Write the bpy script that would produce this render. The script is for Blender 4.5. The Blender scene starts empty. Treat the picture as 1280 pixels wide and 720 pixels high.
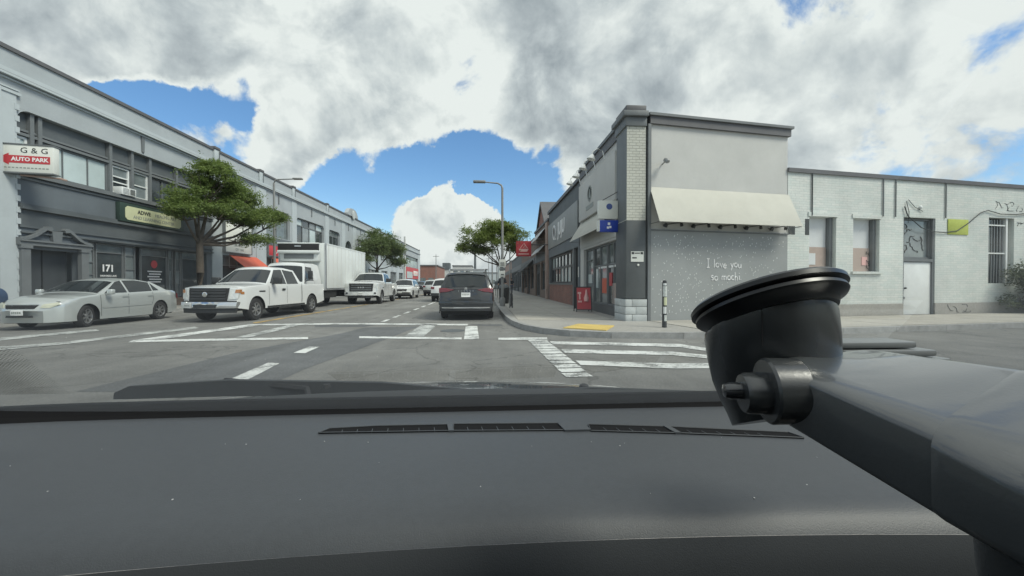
import bpy, bmesh, math, random
import numpy as np
from mathutils import Matrix, Vector, noise as mnoise
R = math.radians
rnd = random.Random(7)
SC = bpy.context.scene
COL = SC.collection

# ------------------------------------------------------------------ camera, sky, sun, exposure
cam_d = bpy.data.cameras.new("camera"); cam = bpy.data.objects.new("camera", cam_d); COL.objects.link(cam)
cam_d.sensor_width = 36.0
cam_d.lens = 36.0 * 510.0 / 1280.0
cam_d.clip_start = 0.01; cam_d.clip_end = 3000
cam.location = (0, 0, 1.3)
cam.rotation_euler = (R(90) - math.atan(6 / 510), 0, -math.atan(33 / 510))
SC.camera = cam

SUN_EL, SUN_AZ = R(49), R(120)          # azimuth measured clockwise from +Y: behind and to the right
sun_d = bpy.data.lights.new("sun", 'SUN'); sun = bpy.data.objects.new("sun", sun_d); COL.objects.link(sun)
sun_d.energy = 1.5; sun_d.angle = R(20); sun_d.color = (1.0, .94, .83)
sdir = Vector((math.sin(SUN_AZ) * math.cos(SUN_EL), math.cos(SUN_AZ) * math.cos(SUN_EL), math.sin(SUN_EL)))
sun.rotation_euler = sdir.to_track_quat('Z', 'Y').to_euler()
SC.view_settings.view_transform = 'Standard'; SC.view_settings.look = 'None'
SC.view_settings.exposure = 1.25; SC.view_settings.gamma = 1.0; SC.view_settings.use_curve_mapping = False

W = bpy.data.worlds.new("World"); SC.world = W; W.use_nodes = True
nt = W.node_tree; nt.nodes.clear()
def wn(t, **k):
    n = nt.nodes.new(t)
    for a, b in k.items(): setattr(n, a, b)
    return n
def wl(a, b): nt.links.new(a, b)
def wmath(op, a, b=None, c=None, clamp=False):
    n = wn('ShaderNodeMath', operation=op); n.use_clamp = clamp
    for i, v in enumerate((a, b, c)):
        if v is None: continue
        if isinstance(v, (int, float)): n.inputs[i].default_value = v
        else: wl(v, n.inputs[i])
    return n.outputs[0]
def wramp(v, a, b, lo=0., hi=1.):
    n = wn('ShaderNodeMapRange', interpolation_type='SMOOTHSTEP')
    wl(v, n.inputs[0])
    for i, x in enumerate((a, b, lo, hi)): n.inputs[i + 1].default_value = x
    return n.outputs[0]
out = wn('ShaderNodeOutputWorld'); sky = wn('ShaderNodeTexSky', sky_type='NISHITA', sun_disc=False)
sky.sun_elevation = SUN_EL; sky.sun_rotation = SUN_AZ; sky.altitude = 10; sky.air_density = 1.0; sky.dust_density = .6; sky.ozone_density = 2.2
bg = wn('ShaderNodeBackground'); bg.inputs[1].default_value = 0.075
hsv = wn('ShaderNodeHueSaturation'); hsv.inputs['Saturation'].default_value = 1.18
wl(sky.outputs[0], hsv.inputs['Color']); wl(hsv.outputs[0], bg.inputs[0])
tc = wn('ShaderNodeTexCoord'); D = tc.outputs['Generated']
sep = wn('ShaderNodeSeparateXYZ'); wl(D, sep.inputs[0])
zz = wmath('ADD', wmath('MAXIMUM', sep.outputs[2], 0.0), 0.22)
flat = wn('ShaderNodeCombineXYZ')
wl(wmath('DIVIDE', sep.outputs[0], zz), flat.inputs[0]); wl(wmath('DIVIDE', sep.outputs[1], zz), flat.inputs[1])
def wnoise(vec, scale, det, rough, off=0.0, dist=0.0):
    m = wn('ShaderNodeMapping'); m.inputs['Location'].default_value = (off, off * .7, off * .3); wl(vec, m.inputs['Vector'])
    n = wn('ShaderNodeTexNoise'); wl(m.outputs[0], n.inputs['Vector'])
    n.inputs['Scale'].default_value = scale; n.inputs['Detail'].default_value = det; n.inputs['Roughness'].default_value = rough
    n.inputs['Distortion'].default_value = dist
    return n.outputs[0]
nA = wnoise(D, 5.5, 12, .58, 3.1, .25)
nB = wnoise(flat.outputs[0], 1.3, 10, .55, 1.7, .2)
cov = wmath('ADD', wmath('MULTIPLY', nA, 1.25), wmath('MULTIPLY', nB, .75))
cov = wmath('SUBTRACT', cov, .50)
wnz = wn('ShaderNodeTexNoise'); wl(D, wnz.inputs['Vector']); wnz.inputs['Scale'].default_value = 4.2; wnz.inputs['Detail'].default_value = 9; wnz.inputs['Roughness'].default_value = .6
w1 = wn('ShaderNodeVectorMath', operation='SUBTRACT'); wl(wnz.outputs['Color'], w1.inputs[0]); w1.inputs[1].default_value = (.5, .5, .5)
w2 = wn('ShaderNodeVectorMath', operation='SCALE'); wl(w1.outputs[0], w2.inputs[0]); w2.inputs['Scale'].default_value = .22
w3 = wn('ShaderNodeVectorMath', operation='ADD'); wl(D, w3.inputs[0]); wl(w2.outputs[0], w3.inputs[1])
w4 = wn('ShaderNodeVectorMath', operation='NORMALIZE'); wl(w3.outputs[0], w4.inputs[0])
# openings of blue and the larger cloud banks, each a direction on the sky, a radius in degrees and how much it adds to the cover
BANKS = [((-.655,.68,.335),3.5,-.25),((-.63,.701,.333),4,-.34),((-.597,.734,.323),4,-.36),((-.568,.765,.303),4,-.32),((-.493,.82,.29),5,-.30),((-.493,.797,.348),3.5,-.26),
         ((-.272,.938,.214),6,-.36),((-.33,.91,.23),4,-.2),((-.05,.956,.285),3.5,-.30),((-.013,.967,.253),5,-.36),((.063,.974,.218),6,-.40),((-.18,.96,.21),4,-.26),((.025,.98,.185),5,-.3),
         ((.162,.932,.323),1.6,-.2),((-.160,.972,.165),3.2,.62),((-.10,.984,.142),3.6,.58),((-.035,.988,.140),2.6,.42),((-.119,.989,.084),6,.40),((.01,.99,.09),5,.2),
         ((.148,.905,.399),14,.18),((-.316,.89,.35),7,.22),((-.112,.942,.330),4.5,.16),((-.435,.76,.52),14,.24),((.5,.75,.42),20,.16),((0,0,1),50,.16),((-0.672, 0.644, 0.366),6,.4),((-0.636, 0.664, 0.392),5,.35),((-0.541, 0.793, 0.279),3,.3),((-0.424, 0.845, 0.325),2.5,.25),((-0.659, 0.643, 0.389),7,.34),((-0.217, 0.861, 0.46),6,.3),((-0.607, 0.683, 0.405),5,.22),((-0.551, 0.733, 0.399),6,.2),((-0.417, 0.861, 0.291),5,.2)]
for d, rad, amp in BANKS:
    dn = Vector(d).normalized()
    v = wn('ShaderNodeVectorMath', operation='DOT_PRODUCT'); wl(w4.outputs[0], v.inputs[0]); v.inputs[1].default_value = dn
    g = wramp(v.outputs['Value'], math.cos(R(rad * 1.45)), math.cos(R(rad * .1)), 0., amp)
    cov = wmath('ADD', cov, g)
alpha = wramp(cov, .42, .58)
thick = wramp(cov, .52, .86)
nC = wnoise(D, 6.5, 10, .55, 8.3, .15); nD = wnoise(D, 2.6, 4, .5, 5.2)
lum = wmath('ADD', wmath('MULTIPLY', wramp(nC, .34, .66), .30), wmath('MULTIPLY', wramp(nD, .35, .65), .22))
lum = wmath('ADD', lum, wmath('MULTIPLY', thick, -.30))
for d, rad, amp in (((-.10,.984,.150), 6, .42), ((-.35,.80,.47), 10, .10), ((-.02,.9,.42), 9, .10), ((.148,.905,.36), 8, -.16), ((-.25,.91,.32), 6, -.08)):
    v = wn('ShaderNodeVectorMath', operation='DOT_PRODUCT'); wl(w4.outputs[0], v.inputs[0]); v.inputs[1].default_value = Vector(d).normalized()
    lum = wmath('ADD', lum, wramp(v.outputs['Value'], math.cos(R(rad * 1.3)), math.cos(R(rad * .3)), 0., amp))
mpu = wn('ShaderNodeMapping'); mpu.inputs['Location'].default_value = (3.1 + .012, 3.1 * .7 - .012, 3.1 * .3 + .036); wl(D, mpu.inputs['Vector'])
nU = wn('ShaderNodeTexNoise'); wl(mpu.outputs[0], nU.inputs['Vector']); nU.inputs['Scale'].default_value = 5.5; nU.inputs['Detail'].default_value = 12; nU.inputs['Roughness'].default_value = .58; nU.inputs['Distortion'].default_value = .25
lum = wmath('ADD', lum, wmath('MULTIPLY', wmath('SUBTRACT', nA, nU.outputs[0]), 1.7))      # thinner upwards: the sunlit side of a billow
lum = wmath('ADD', lum, .70)
crmp = wn('ShaderNodeValToRGB'); wl(lum, crmp.inputs[0])
cr = crmp.color_ramp; cr.elements[0].position = .25; cr.elements[0].color = (.27, .30, .33, 1); cr.elements[1].position = .95; cr.elements[1].color = (.74, .75, .74, 1)
e = cr.elements.new(.6); e.color = (.47, .50, .52, 1)
bgc = wn('ShaderNodeBackground'); wl(crmp.outputs[0], bgc.inputs[0]); bgc.inputs[1].default_value = .54
hz = wramp(sep.outputs[2], .0, .10, .55, 0.)
alpha2 = wmath('MAXIMUM', alpha, hz)
mix = wn('ShaderNodeMixShader'); wl(alpha2, mix.inputs[0]); wl(bg.outputs[0], mix.inputs[1]); wl(bgc.outputs[0], mix.inputs[2])
wl(mix.outputs[0], out.inputs[0])
try:
    W.cycles.sampling_method = 'MANUAL'; W.cycles.sample_map_resolution = 512
except Exception: pass
SC.cycles.max_bounces = 8; SC.cycles.transparent_max_bounces = 12; SC.cycles.caustics_reflective = False; SC.cycles.caustics_refractive = False

# ------------------------------------------------------------------ materials
MATS = {}
def mat(name, color, rough=.6, metal=0., var=.0, vscale=3., bump=0., bscale=40., spec=.5, coat=0., dirt=0., fine=0., kind=None, **k):
    """Principled material with object-space colour variation (var: broad, fine: small grain), dirt and relief."""
    if name in MATS: return MATS[name]
    m = bpy.data.materials.new(name); m.use_nodes = True; t = m.node_tree; b = t.nodes['Principled BSDF']; MATS[name] = m
    L = t.links.new
    b.inputs['Roughness'].default_value = rough; b.inputs['Metallic'].default_value = metal
    b.inputs['Specular IOR Level'].default_value = spec; b.inputs['Coat Weight'].default_value = coat; b.inputs['Coat Roughness'].default_value = .04
    col = (*color, 1) if len(color) == 3 else color
    tcx = t.nodes.new('ShaderNodeTexCoord')
    def noi(scale, det=5, rg=.6):
        n = t.nodes.new('ShaderNodeTexNoise'); L(tcx.outputs['Object'], n.inputs['Vector']); n.inputs['Scale'].default_value = scale
        n.inputs['Detail'].default_value = det; n.inputs['Roughness'].default_value = rg; return n.outputs[0]
    def mr(v, a, b_, lo, hi):
        n = t.nodes.new('ShaderNodeMapRange'); L(v, n.inputs[0])
        for i, x in enumerate((a, b_, lo, hi)): n.inputs[i + 1].default_value = x
        return n.outputs[0]
    src = None
    def mul(cin, fac):
        n = t.nodes.new('ShaderNodeMix'); n.data_type = 'RGBA'; n.blend_type = 'MULTIPLY'; n.inputs[0].default_value = 1
        if cin is None: n.inputs[6].default_value = col
        else: L(cin, n.inputs[6])
        L(fac, n.inputs[7]); return n.outputs[2]
    if kind == 'brick':
        uv = t.nodes.new('ShaderNodeUVMap'); br = t.nodes.new('ShaderNodeTexBrick'); L(uv.outputs[0], br.inputs['Vector'])
        br.inputs['Scale'].default_value = 1; br.inputs['Brick Width'].default_value = k.get('bw', .22); br.inputs['Row Height'].default_value = k.get('bh', .075)
        br.inputs['Mortar Size'].default_value = k.get('ms', .006); br.inputs['Mortar Smooth'].default_value = .3; br.inputs['Bias'].default_value = k.get('bias', 0)
        c2 = k.get('c2', tuple(x * .9 for x in color)); br.inputs['Color1'].default_value = col; br.inputs['Color2'].default_value = (*c2, 1); br.inputs['Mortar'].default_value = (*k.get('mc', tuple(x * .7 for x in color)), 1)
        src = br.outputs['Color']
    if var: src = mul(src, mr(noi(vscale), .3, .7, 1 - var, 1 + var))
    if fine: src = mul(src, mr(noi(vscale * 28, 3), .3, .7, 1 - fine, 1 + fine))
    if dirt:
        n = t.nodes.new('ShaderNodeMix'); n.data_type = 'RGBA'
        L(mr(noi(vscale * 1.7 + .5, 8, .72), .48, .75, 0, dirt), n.inputs[0])
        if src is None: n.inputs[6].default_value = col
        else: L(src, n.inputs[6])
        n.inputs[7].default_value = (*k.get('dcol', (.09, .085, .075)), 1); src = n.outputs[2]
    if src is not None: L(src, b.inputs['Base Color'])
    else: b.inputs['Base Color'].default_value = col
    if bump or kind == 'brick':
        bp = t.nodes.new('ShaderNodeBump'); bp.inputs['Distance'].default_value = k.get('bdist', .01); bp.inputs['Strength'].default_value = bump or .6
        if kind == 'brick':
            inv = t.nodes.new('ShaderNodeMath'); inv.operation = 'SUBTRACT'; inv.inputs[0].default_value = 1; L(br.outputs['Fac'], inv.inputs[1]); L(inv.outputs[0], bp.inputs['Height'])
        else: L(noi(bscale, 4), bp.inputs['Height'])
        L(bp.outputs[0], b.inputs['Normal'])
    if 'emit' in k:
        b.inputs['Emission Color'].default_value = (*k['emit'], 1); b.inputs['Emission Strength'].default_value = k.get('estr', 1)
    return m

def glass_pane(name, tint, fac_min=.0, rough=.01, through=True):
    """Thin pane: transparent plus a Fresnel reflection."""
    m = bpy.data.materials.new(name); m.use_nodes = True; t = m.node_tree; t.nodes.clear(); MATS[name] = m
    o = t.nodes.new('ShaderNodeOutputMaterial'); tr = t.nodes.new('ShaderNodeBsdfTransparent'); gl = t.nodes.new('ShaderNodeBsdfGlossy')
    tr.inputs[0].default_value = (*tint, 1); gl.inputs['Roughness'].default_value = rough; lw = t.nodes.new('ShaderNodeLayerWeight'); lw.inputs[0].default_value = .5; pw = t.nodes.new('ShaderNodeMath'); pw.operation = 'POWER'; pw.inputs[1].default_value = 5
    mx = t.nodes.new('ShaderNodeMixShader'); mu = t.nodes.new('ShaderNodeMath'); mu.operation = 'MULTIPLY_ADD'; mu.inputs[1].default_value = .93; mu.inputs[2].default_value = .07 + fac_min
    t.links.new(lw.outputs['Facing'], pw.inputs[0]); t.links.new(pw.outputs[0], mu.inputs[0]); t.links.new(mu.outputs[0], mx.inputs[0]); t.links.new(tr.outputs[0], mx.inputs[1]); t.links.new(gl.outputs[0], mx.inputs[2]); t.links.new(mx.outputs[0], o.inputs[0])
    return m

def asphalt(name, base, crack=1.):
    m = bpy.data.materials.new(name); m.use_nodes = True; t = m.node_tree; b = t.nodes['Principled BSDF']; L = t.links.new
    tcx = t.nodes.new('ShaderNodeTexCoord'); V = tcx.outputs['Object']
    def noi(s, d=6, r=.6, st=(1, 1, 1)):
        mp = t.nodes.new('ShaderNodeMapping'); mp.inputs['Scale'].default_value = st; L(V, mp.inputs[0])
        n = t.nodes.new('ShaderNodeTexNoise'); L(mp.outputs[0], n.inputs[0]); n.inputs['Scale'].default_value = s; n.inputs['Detail'].default_value = d; n.inputs['Roughness'].default_value = r; return n.outputs[0]
    def mr(v, a, c, lo, hi):
        n = t.nodes.new('ShaderNodeMapRange'); L(v, n.inputs[0])
        for i, x in enumerate((a, c, lo, hi)): n.inputs[i + 1].default_value = x
        return n.outputs[0]
    def mm(op, a, c):
        n = t.nodes.new('ShaderNodeMath'); n.operation = op
        for i, x in enumerate((a, c)):
            if isinstance(x, (int, float)): n.inputs[i].default_value = x
            else: L(x, n.inputs[i])
        return n.outputs[0]
    f = mm('MULTIPLY', mr(noi(.35, 5, .55), .3, .7, .74, 1.2), mr(noi(2.2, 8, .7), .3, .7, .86, 1.14))
    f = mm('MULTIPLY', f, mr(noi(35, 5, .75), .25, .75, .6, 1.4))
    f = mm('MULTIPLY', f, mr(noi(1.0, 5, .6, (1.6, .07, 1)), .35, .65, .88, 1.1))     # long wheel-worn streaks
    vo = t.nodes.new('ShaderNodeTexVoronoi'); vo.feature = 'DISTANCE_TO_EDGE'; vo.inputs['Scale'].default_value = .42
    wv = t.nodes.new('ShaderNodeVectorMath'); wv.operation = 'ADD'; n3 = t.nodes.new('ShaderNodeTexNoise'); L(V, n3.inputs[0]); n3.inputs['Scale'].default_value = 1.6; n3.inputs['Detail'].default_value = 5
    L(V, wv.inputs[0]); L(n3.outputs['Color'], wv.inputs[1]); L(wv.outputs[0], vo.inputs['Vector'])
    cr_ = mr(vo.outputs['Distance'], .0, .012, 1 - .55 * crack, 1.)
    f = mm('MULTIPLY', f, cr_)
    c = t.nodes.new('ShaderNodeMix'); c.data_type = 'RGBA'; c.blend_type = 'MULTIPLY'; c.inputs[0].default_value = 1; c.inputs[6].default_value = (*base, 1); L(f, c.inputs[7])
    L(c.outputs[2], b.inputs['Base Color']); b.inputs['Roughness'].default_value = .85; b.inputs['Specular IOR Level'].default_value = .35
    bp = t.nodes.new('ShaderNodeBump'); bp.inputs['Strength'].default_value = .5; bp.inputs['Distance'].default_value = .006; L(noi(90, 3, .7), bp.inputs['Height']); L(bp.outputs[0], b.inputs['Normal'])
    MATS[name] = m; return m

def road_paint(name, color, base, wear=.5):
    m = bpy.data.materials.new(name); m.use_nodes = True; t = m.node_tree; b = t.nodes['Principled BSDF']; L = t.links.new
    tcx = t.nodes.new('ShaderNodeTexCoord')
    def noi(s, d, r):
        n = t.nodes.new('ShaderNodeTexNoise'); L(tcx.outputs['Object'], n.inputs[0]); n.inputs['Scale'].default_value = s; n.inputs['Detail'].default_value = d; n.inputs['Roughness'].default_value = r; return n.outputs[0]
    a = t.nodes.new('ShaderNodeMath'); a.operation = 'ADD'; L(noi(2.2, 6, .6), a.inputs[0])
    s = t.nodes.new('ShaderNodeMath'); s.operation = 'MULTIPLY'; L(noi(24, 6, .75), s.inputs[0]); s.inputs[1].default_value = .9; L(s.outputs[0], a.inputs[1])
    mr = t.nodes.new('ShaderNodeMapRange'); L(a.outputs[0], mr.inputs[0])
    for i, x in enumerate((1.16 - .42 * wear, 1.3 - .36 * wear, 0, .92)): mr.inputs[i + 1].default_value = x
    mx = t.nodes.new('ShaderNodeMix'); mx.data_type = 'RGBA'; L(mr.outputs[0], mx.inputs[0]); mx.inputs[6].default_value = (*color, 1); mx.inputs[7].default_value = (*base, 1)
    L(mx.outputs[2], b.inputs['Base Color']); b.inputs['Roughness'].default_value = .7
    MATS[name] = m; return m

def leaf_mat(name, c1, c2):
    m = bpy.data.materials.new(name); m.use_nodes = True; t = m.node_tree; t.nodes.clear(); L = t.links.new
    o = t.nodes.new('ShaderNodeOutputMaterial'); df = t.nodes.new('ShaderNodeBsdfPrincipled'); tl = t.nodes.new('ShaderNodeBsdfTranslucent'); mx = t.nodes.new('ShaderNodeMixShader'); mx.inputs[0].default_value = .5
    tcx = t.nodes.new('ShaderNodeTexCoord'); n = t.nodes.new('ShaderNodeTexNoise'); L(tcx.outputs['Object'], n.inputs[0]); n.inputs['Scale'].default_value = 2.4; n.inputs['Detail'].default_value = 6; n.inputs['Roughness'].default_value = .75
    rp = t.nodes.new('ShaderNodeValToRGB'); L(n.outputs[0], rp.inputs[0]); rp.color_ramp.elements[0].position = .36; rp.color_ramp.elements[1].position = .64
    rp.color_ramp.elements[0].color = (*c1, 1); rp.color_ramp.elements[1].color = (*c2, 1)
    L(rp.outputs[0], df.inputs['Base Color']); L(rp.outputs[0], tl.inputs[0]); df.inputs['Roughness'].default_value = .55
    L(df.outputs[0], mx.inputs[1]); L(tl.outputs[0], mx.inputs[2]); L(mx.outputs[0], o.inputs[0]); MATS[name] = m; return m

# ------------------------------------------------------------------ mesh builder and scene-tree helpers
INV = {}                                   # inverse of a thing's own transform, by object name
class MB:
    def __init__(s, T=None): s.T = T or Matrix(); s.v = []; s.f = []; s.uv = []; s.sm = []
    def poly(s, pts, faces, smooth=False):
        pts = [Vector(p) for p in pts]; o = len(s.v); s.v += [s.T @ p for p in pts]
        for f in faces:
            P = [pts[i] for i in f]; n = Vector((0, 0, 0))
            for i in range(len(P)):
                a, b = P[i], P[(i + 1) % len(P)]; n += Vector(((a.y - b.y) * (a.z + b.z), (a.z - b.z) * (a.x + b.x), (a.x - b.x) * (a.y + b.y)))
            ax = max(range(3), key=lambda i: abs(n[i]))
            s.uv += [((p.y, p.z) if ax == 0 else (p.x, p.z) if ax == 1 else (p.x, p.y)) for p in P]
            s.f.append([i + o for i in f]); s.sm.append(smooth)
        return s
    def quad(s, *p): return s.poly(p, [tuple(range(len(p)))])
    def box(s, x0, x1, y0, y1, z0, z1):
        p = [(x, y, z) for z in (z0, z1) for y in (y0, y1) for x in (x0, x1)]
        return s.poly(p, [(0, 2, 3, 1), (4, 5, 7, 6), (0, 1, 5, 4), (2, 6, 7, 3), (0, 4, 6, 2), (1, 3, 7, 5)])
    def bbox(s, x0, x1, y0, y1, z0, z1, b=.01):
        """box with all edges chamfered"""
        bm = bmesh.new(); bmesh.ops.create_cube(bm, size=1)
        for v in bm.verts: v.co = ((x0 + x1) / 2 + v.co.x * (x1 - x0), (y0 + y1) / 2 + v.co.y * (y1 - y0), (z0 + z1) / 2 + v.co.z * (z1 - z0))
        b = min(b, .45 * min(abs(x1 - x0), abs(y1 - y0), abs(z1 - z0)))
        bmesh.ops.bevel(bm, geom=bm.edges[:], offset=b, segments=2, affect='EDGES', profile=.5)
        bm.verts.index_update(); s.poly([v.co.copy() for v in bm.verts], [[v.index for v in f.verts] for f in bm.faces], True); bm.free(); return s
    def prism(s, pts, z0, z1):
        """2D outline in local x,y extruded along z"""
        n = len(pts); p = [(x, y, z0) for x, y in pts] + [(x, y, z1) for x, y in pts]
        return s.poly(p, [tuple(range(n))[::-1], tuple(range(n, 2 * n))] + [(i, (i + 1) % n, n + (i + 1) % n, n + i) for i in range(n)])
    def ring(s, rows, close=True, caps=True, smooth=True):
        n = len(rows[0]); p = [q for r in rows for q in r]; f = []
        for i in range(len(rows) - 1):
            for j in range(n if close else n - 1):
                a, b = i * n + j, i * n + (j + 1) % n; f.append((a, b, b + n, a + n))
        s.poly(p, f, smooth)
        if caps and close:
            s.poly(rows[0], [tuple(range(n))[::-1]]); s.poly(rows[-1], [tuple(range(n))])
        return s
    def tube(s, pts, r, n=8, caps=True):
        pts = [Vector(p) for p in pts]; rs = r if isinstance(r, (list, tuple)) else [r] * len(pts); rows = []
        for i, p in enumerate(pts):
            d = (pts[min(i + 1, len(pts) - 1)] - pts[max(i - 1, 0)]).normalized()
            a = d.cross(Vector((0, 0, 1))); a = a if a.length > .05 else d.cross(Vector((1, 0, 0))); a.normalize(); b = d.cross(a)
            rows.append([p + rs[i] * (math.cos(2 * math.pi * k / n) * a + math.sin(2 * math.pi * k / n) * b) for k in range(n)])
        return s.ring(rows, True, caps)
    def lathe(s, prof, c=(0, 0, 0), axis=(0, 0, 1), n=24, caps=True):
        """prof: (radius, distance along axis)"""
        ax = Vector(axis).normalized(); a = ax.cross(Vector((0, 1, 0))); a = a if a.length > .05 else ax.cross(Vector((1, 0, 0))); a.normalize(); b = ax.cross(a); c = Vector(c)
        rows = [[c + ax * h + r * (math.cos(2 * math.pi * k / n) * a + math.sin(2 * math.pi * k / n) * b) for k in range(n)] for r, h in prof]
        return s.ring(rows, True, caps)
    def build(s, name, m, parent=None, auto=38):
        me = bpy.data.meshes.new(name); V = s.v
        if parent is not None and parent.name in INV: iv = INV[parent.name]; V = [iv @ p for p in V]
        me.from_pydata([tuple(p) for p in V], [], s.f)
        uvl = me.uv_layers.new(name='UVMap'); uvl.data.foreach_set('uv', [c for t in s.uv for c in t])
        me.polygons.foreach_set('use_smooth', [True] * len(s.f) if any(s.sm) else [False] * len(s.f))
        me.materials.append(MATS[m] if isinstance(m, str) else m); me.update()
        bm = bmesh.new(); bm.from_mesh(me); bmesh.ops.recalc_face_normals(bm, faces=bm.faces); bm.to_mesh(me); bm.free()
        if any(s.sm): me.set_sharp_from_angle(angle=R(auto))
        o = bpy.data.objects.new(name, me); COL.objects.link(o)
        if parent is not None:
            o.parent = parent
            if parent.name in INV: INV[o.name] = INV[parent.name]
        return o
def tag(o, label=None, cat=None, group=None, kind=None):
    if label: o['label'] = label
    if cat: o['category'] = cat
    if group: o['group'] = group
    if kind: o['kind'] = kind
    return o
def thing(name, label, cat, loc=(0, 0, 0), rz=0, group=None):
    o = bpy.data.objects.new(name, None); COL.objects.link(o); o.location = loc; o.rotation_euler = (0, 0, rz); o.empty_display_size = .2
    INV[o.name] = (Matrix.Translation(loc) @ Matrix.Rotation(rz, 4, 'Z')).inverted()
    return tag(o, label, cat, group)
def local(o): INV.pop(o.name, None); return o      # children of this thing are written in its own frame
def copy_tree(o, parent=None):
    c = o.copy(); COL.objects.link(c)
    if parent: c.parent = parent
    for ch in list(o.children): copy_tree(ch, c)
    return c
def frame(o, x, y):
    x = Vector(x).normalized(); y = Vector(y).normalized(); z = x.cross(y)
    return Matrix(((x.x, y.x, z.x, o[0]), (x.y, y.y, z.y, o[1]), (x.z, y.z, z.z, o[2]), (0, 0, 0, 1)))
def text(body, size, T, m, parent, name='lettering', ext=.004, bold=0., align='CENTER', shear=0., sx=1.0):
    cu = bpy.data.curves.new('t', 'FONT'); cu.body = body; cu.size = size; cu.extrude = ext; cu.offset = bold; cu.align_x = align; cu.align_y = 'CENTER'; cu.shear = shear; cu.resolution_u = 2
    o = bpy.data.objects.new('t', cu); COL.objects.link(o); dg = bpy.context.evaluated_depsgraph_get(); me = o.evaluated_get(dg).to_mesh()
    b = MB(T @ Matrix.Diagonal((sx, 1, 1, 1))); b.poly([v.co.copy() for v in me.vertices], [tuple(p.vertices) for p in me.polygons])
    bpy.data.objects.remove(o); bpy.data.curves.remove(cu)
    return b.build(name, m, parent)
def wall_cells(mb, u0, u1, v0, v1, holes, w0, w1):
    """Facade slab in local (u, v, out) with rectangular openings (a, b, c, d) = u range, v range."""
    us = sorted({u0, u1, *[h[0] for h in holes], *[h[1] for h in holes]}); vs = sorted({v0, v1, *[h[2] for h in holes], *[h[3] for h in holes]})
    us = [u for u in us if u0 <= u <= u1]; vs = [v for v in vs if v0 <= v <= v1]
    for i in range(len(us) - 1):
        j = 0
        while j < len(vs) - 1:
            cu = (us[i] + us[i + 1]) / 2
            solid = lambda k: not any(h[0] < cu < h[1] and h[2] < (vs[k] + vs[k + 1]) / 2 < h[3] for h in holes)
            if solid(j):
                k = j
                while k + 1 < len(vs) - 1 and solid(k + 1): k += 1
                mb.box(us[i], us[i + 1], vs[j], vs[k + 1], w0, w1); j = k + 1
            else: j += 1
    return mb
def window(parent, T, a, b, c, d, w, cols=(1,), rows=(1,), fr='grey_trim', gl='pane_dark', fw=.07, dep=.08, name='window', mul=.05):
    """Frame mesh with mullions; every pane its own sub-part."""
    mb = MB(T); mb.box(a, a + fw, c, d, w, w + dep).box(b - fw, b, c, d, w, w + dep).box(a + fw, b - fw, c, c + fw, w, w + dep).box(a + fw, b - fw, d - fw, d, w, w + dep)
    A, B, C, E_ = a + fw, b - fw, c + fw, d - fw
    su, sv = sum(cols), sum(rows); us = [A]; vs = [C]
    for q in cols: us.append(us[-1] + (B - A) * q / su)
    for q in rows: vs.append(vs[-1] + (E_ - C) * q / sv)
    for u in us[1:-1]: mb.box(u - mul / 2, u + mul / 2, C, E_, w + .003, w + dep - .003)
    for v in vs[1:-1]: mb.box(A, B, v - mul / 2, v + mul / 2, w + .006, w + dep - .006)
    f = mb.build(name, fr, parent); k = 0
    for i in range(len(cols)):
        for j in range(len(rows)):
            g = gl if isinstance(gl, str) else gl[k % len(gl)]; k += 1
            MB(T).box(us[i] + .004, us[i + 1] - .004, vs[j] + .004, vs[j + 1] - .004, w + .01, w + .025).build('pane', g, f)
    return f

asphalt('asphalt', (.205, .205, .195), .7); asphalt('asphalt_dark', (.135, .14, .143), .4)
road_paint('paint_white', (.74, .76, .74), (.18, .185, .18), .55); road_paint('paint_worn', (.58, .6, .58), (.18, .185, .18), .72); road_paint('paint_yellow', (.52, .34, .10), (.17, .16, .13), .7)
mat('concrete', (.36, .35, .325), .9, var=.12, vscale=.6, fine=.1, bump=.25, bscale=60, dirt=.35, dcol=(.2, .19, .17))
mat('concrete_slab', (.43, .41, .365), .9, var=.13, vscale=.7, fine=.12, bump=.3, bscale=50, dirt=.35, dcol=(.22, .21, .19))
mat('granite', (.33, .33, .32), .85, var=.2, vscale=4, fine=.2, bump=.3, bscale=30)
mat('tactile_yellow', (.62, .46, .14), .8, var=.12, vscale=3, fine=.08)
mat('grey_wall', (.37, .40, .415), .8, var=.07, vscale=.7, fine=.03, bump=.12, bscale=25, dirt=.18, dcol=(.28, .29, .29))
mat('grey_pale', (.45, .49, .505), .8, var=.06, vscale=.8, bump=.1, bscale=25, dirt=.2, dcol=(.32, .33, .33))
mat('grey_dark', (.105, .118, .125), .7, var=.12, vscale=1, bump=.1, bscale=30)
mat('grey_blue', (.135, .155, .172), .7, var=.1, vscale=1, bump=.08, bscale=30)
mat('grey_trim', (.15, .162, .168), .6, var=.1, vscale=2)
mat('door_dark', (.055, .062, .068), .5, var=.1, vscale=2)
mat('shop_dark', (.085, .094, .098), .6, var=.12, vscale=2)
mat('coping_dark', (.11, .11, .115), .6, var=.1, vscale=2)
mat('white_frame', (.72, .74, .73), .5, var=.05, vscale=3)
mat('pane_dark', (.045, .055, .06), .06, spec=.8, var=.3, vscale=1.2); mat('pane_mid', (.15, .175, .178), .06, spec=.8, var=.35, vscale=1.1)
mat('pane_blind', (.50, .58, .58), .18, spec=.6, var=.08, vscale=1.2); mat('pane_grey', (.20, .23, .24), .08, spec=.8, var=.25, vscale=1.5)
mat('stucco', (.53, .53, .51), .85, var=.05, vscale=1, fine=.03, bump=.15, bscale=60, dirt=.12, dcol=(.38, .38, .37))
mat('mural_grey', (.30, .315, .315), .8, var=.06, vscale=.8, bump=.1, bscale=40)
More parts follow.
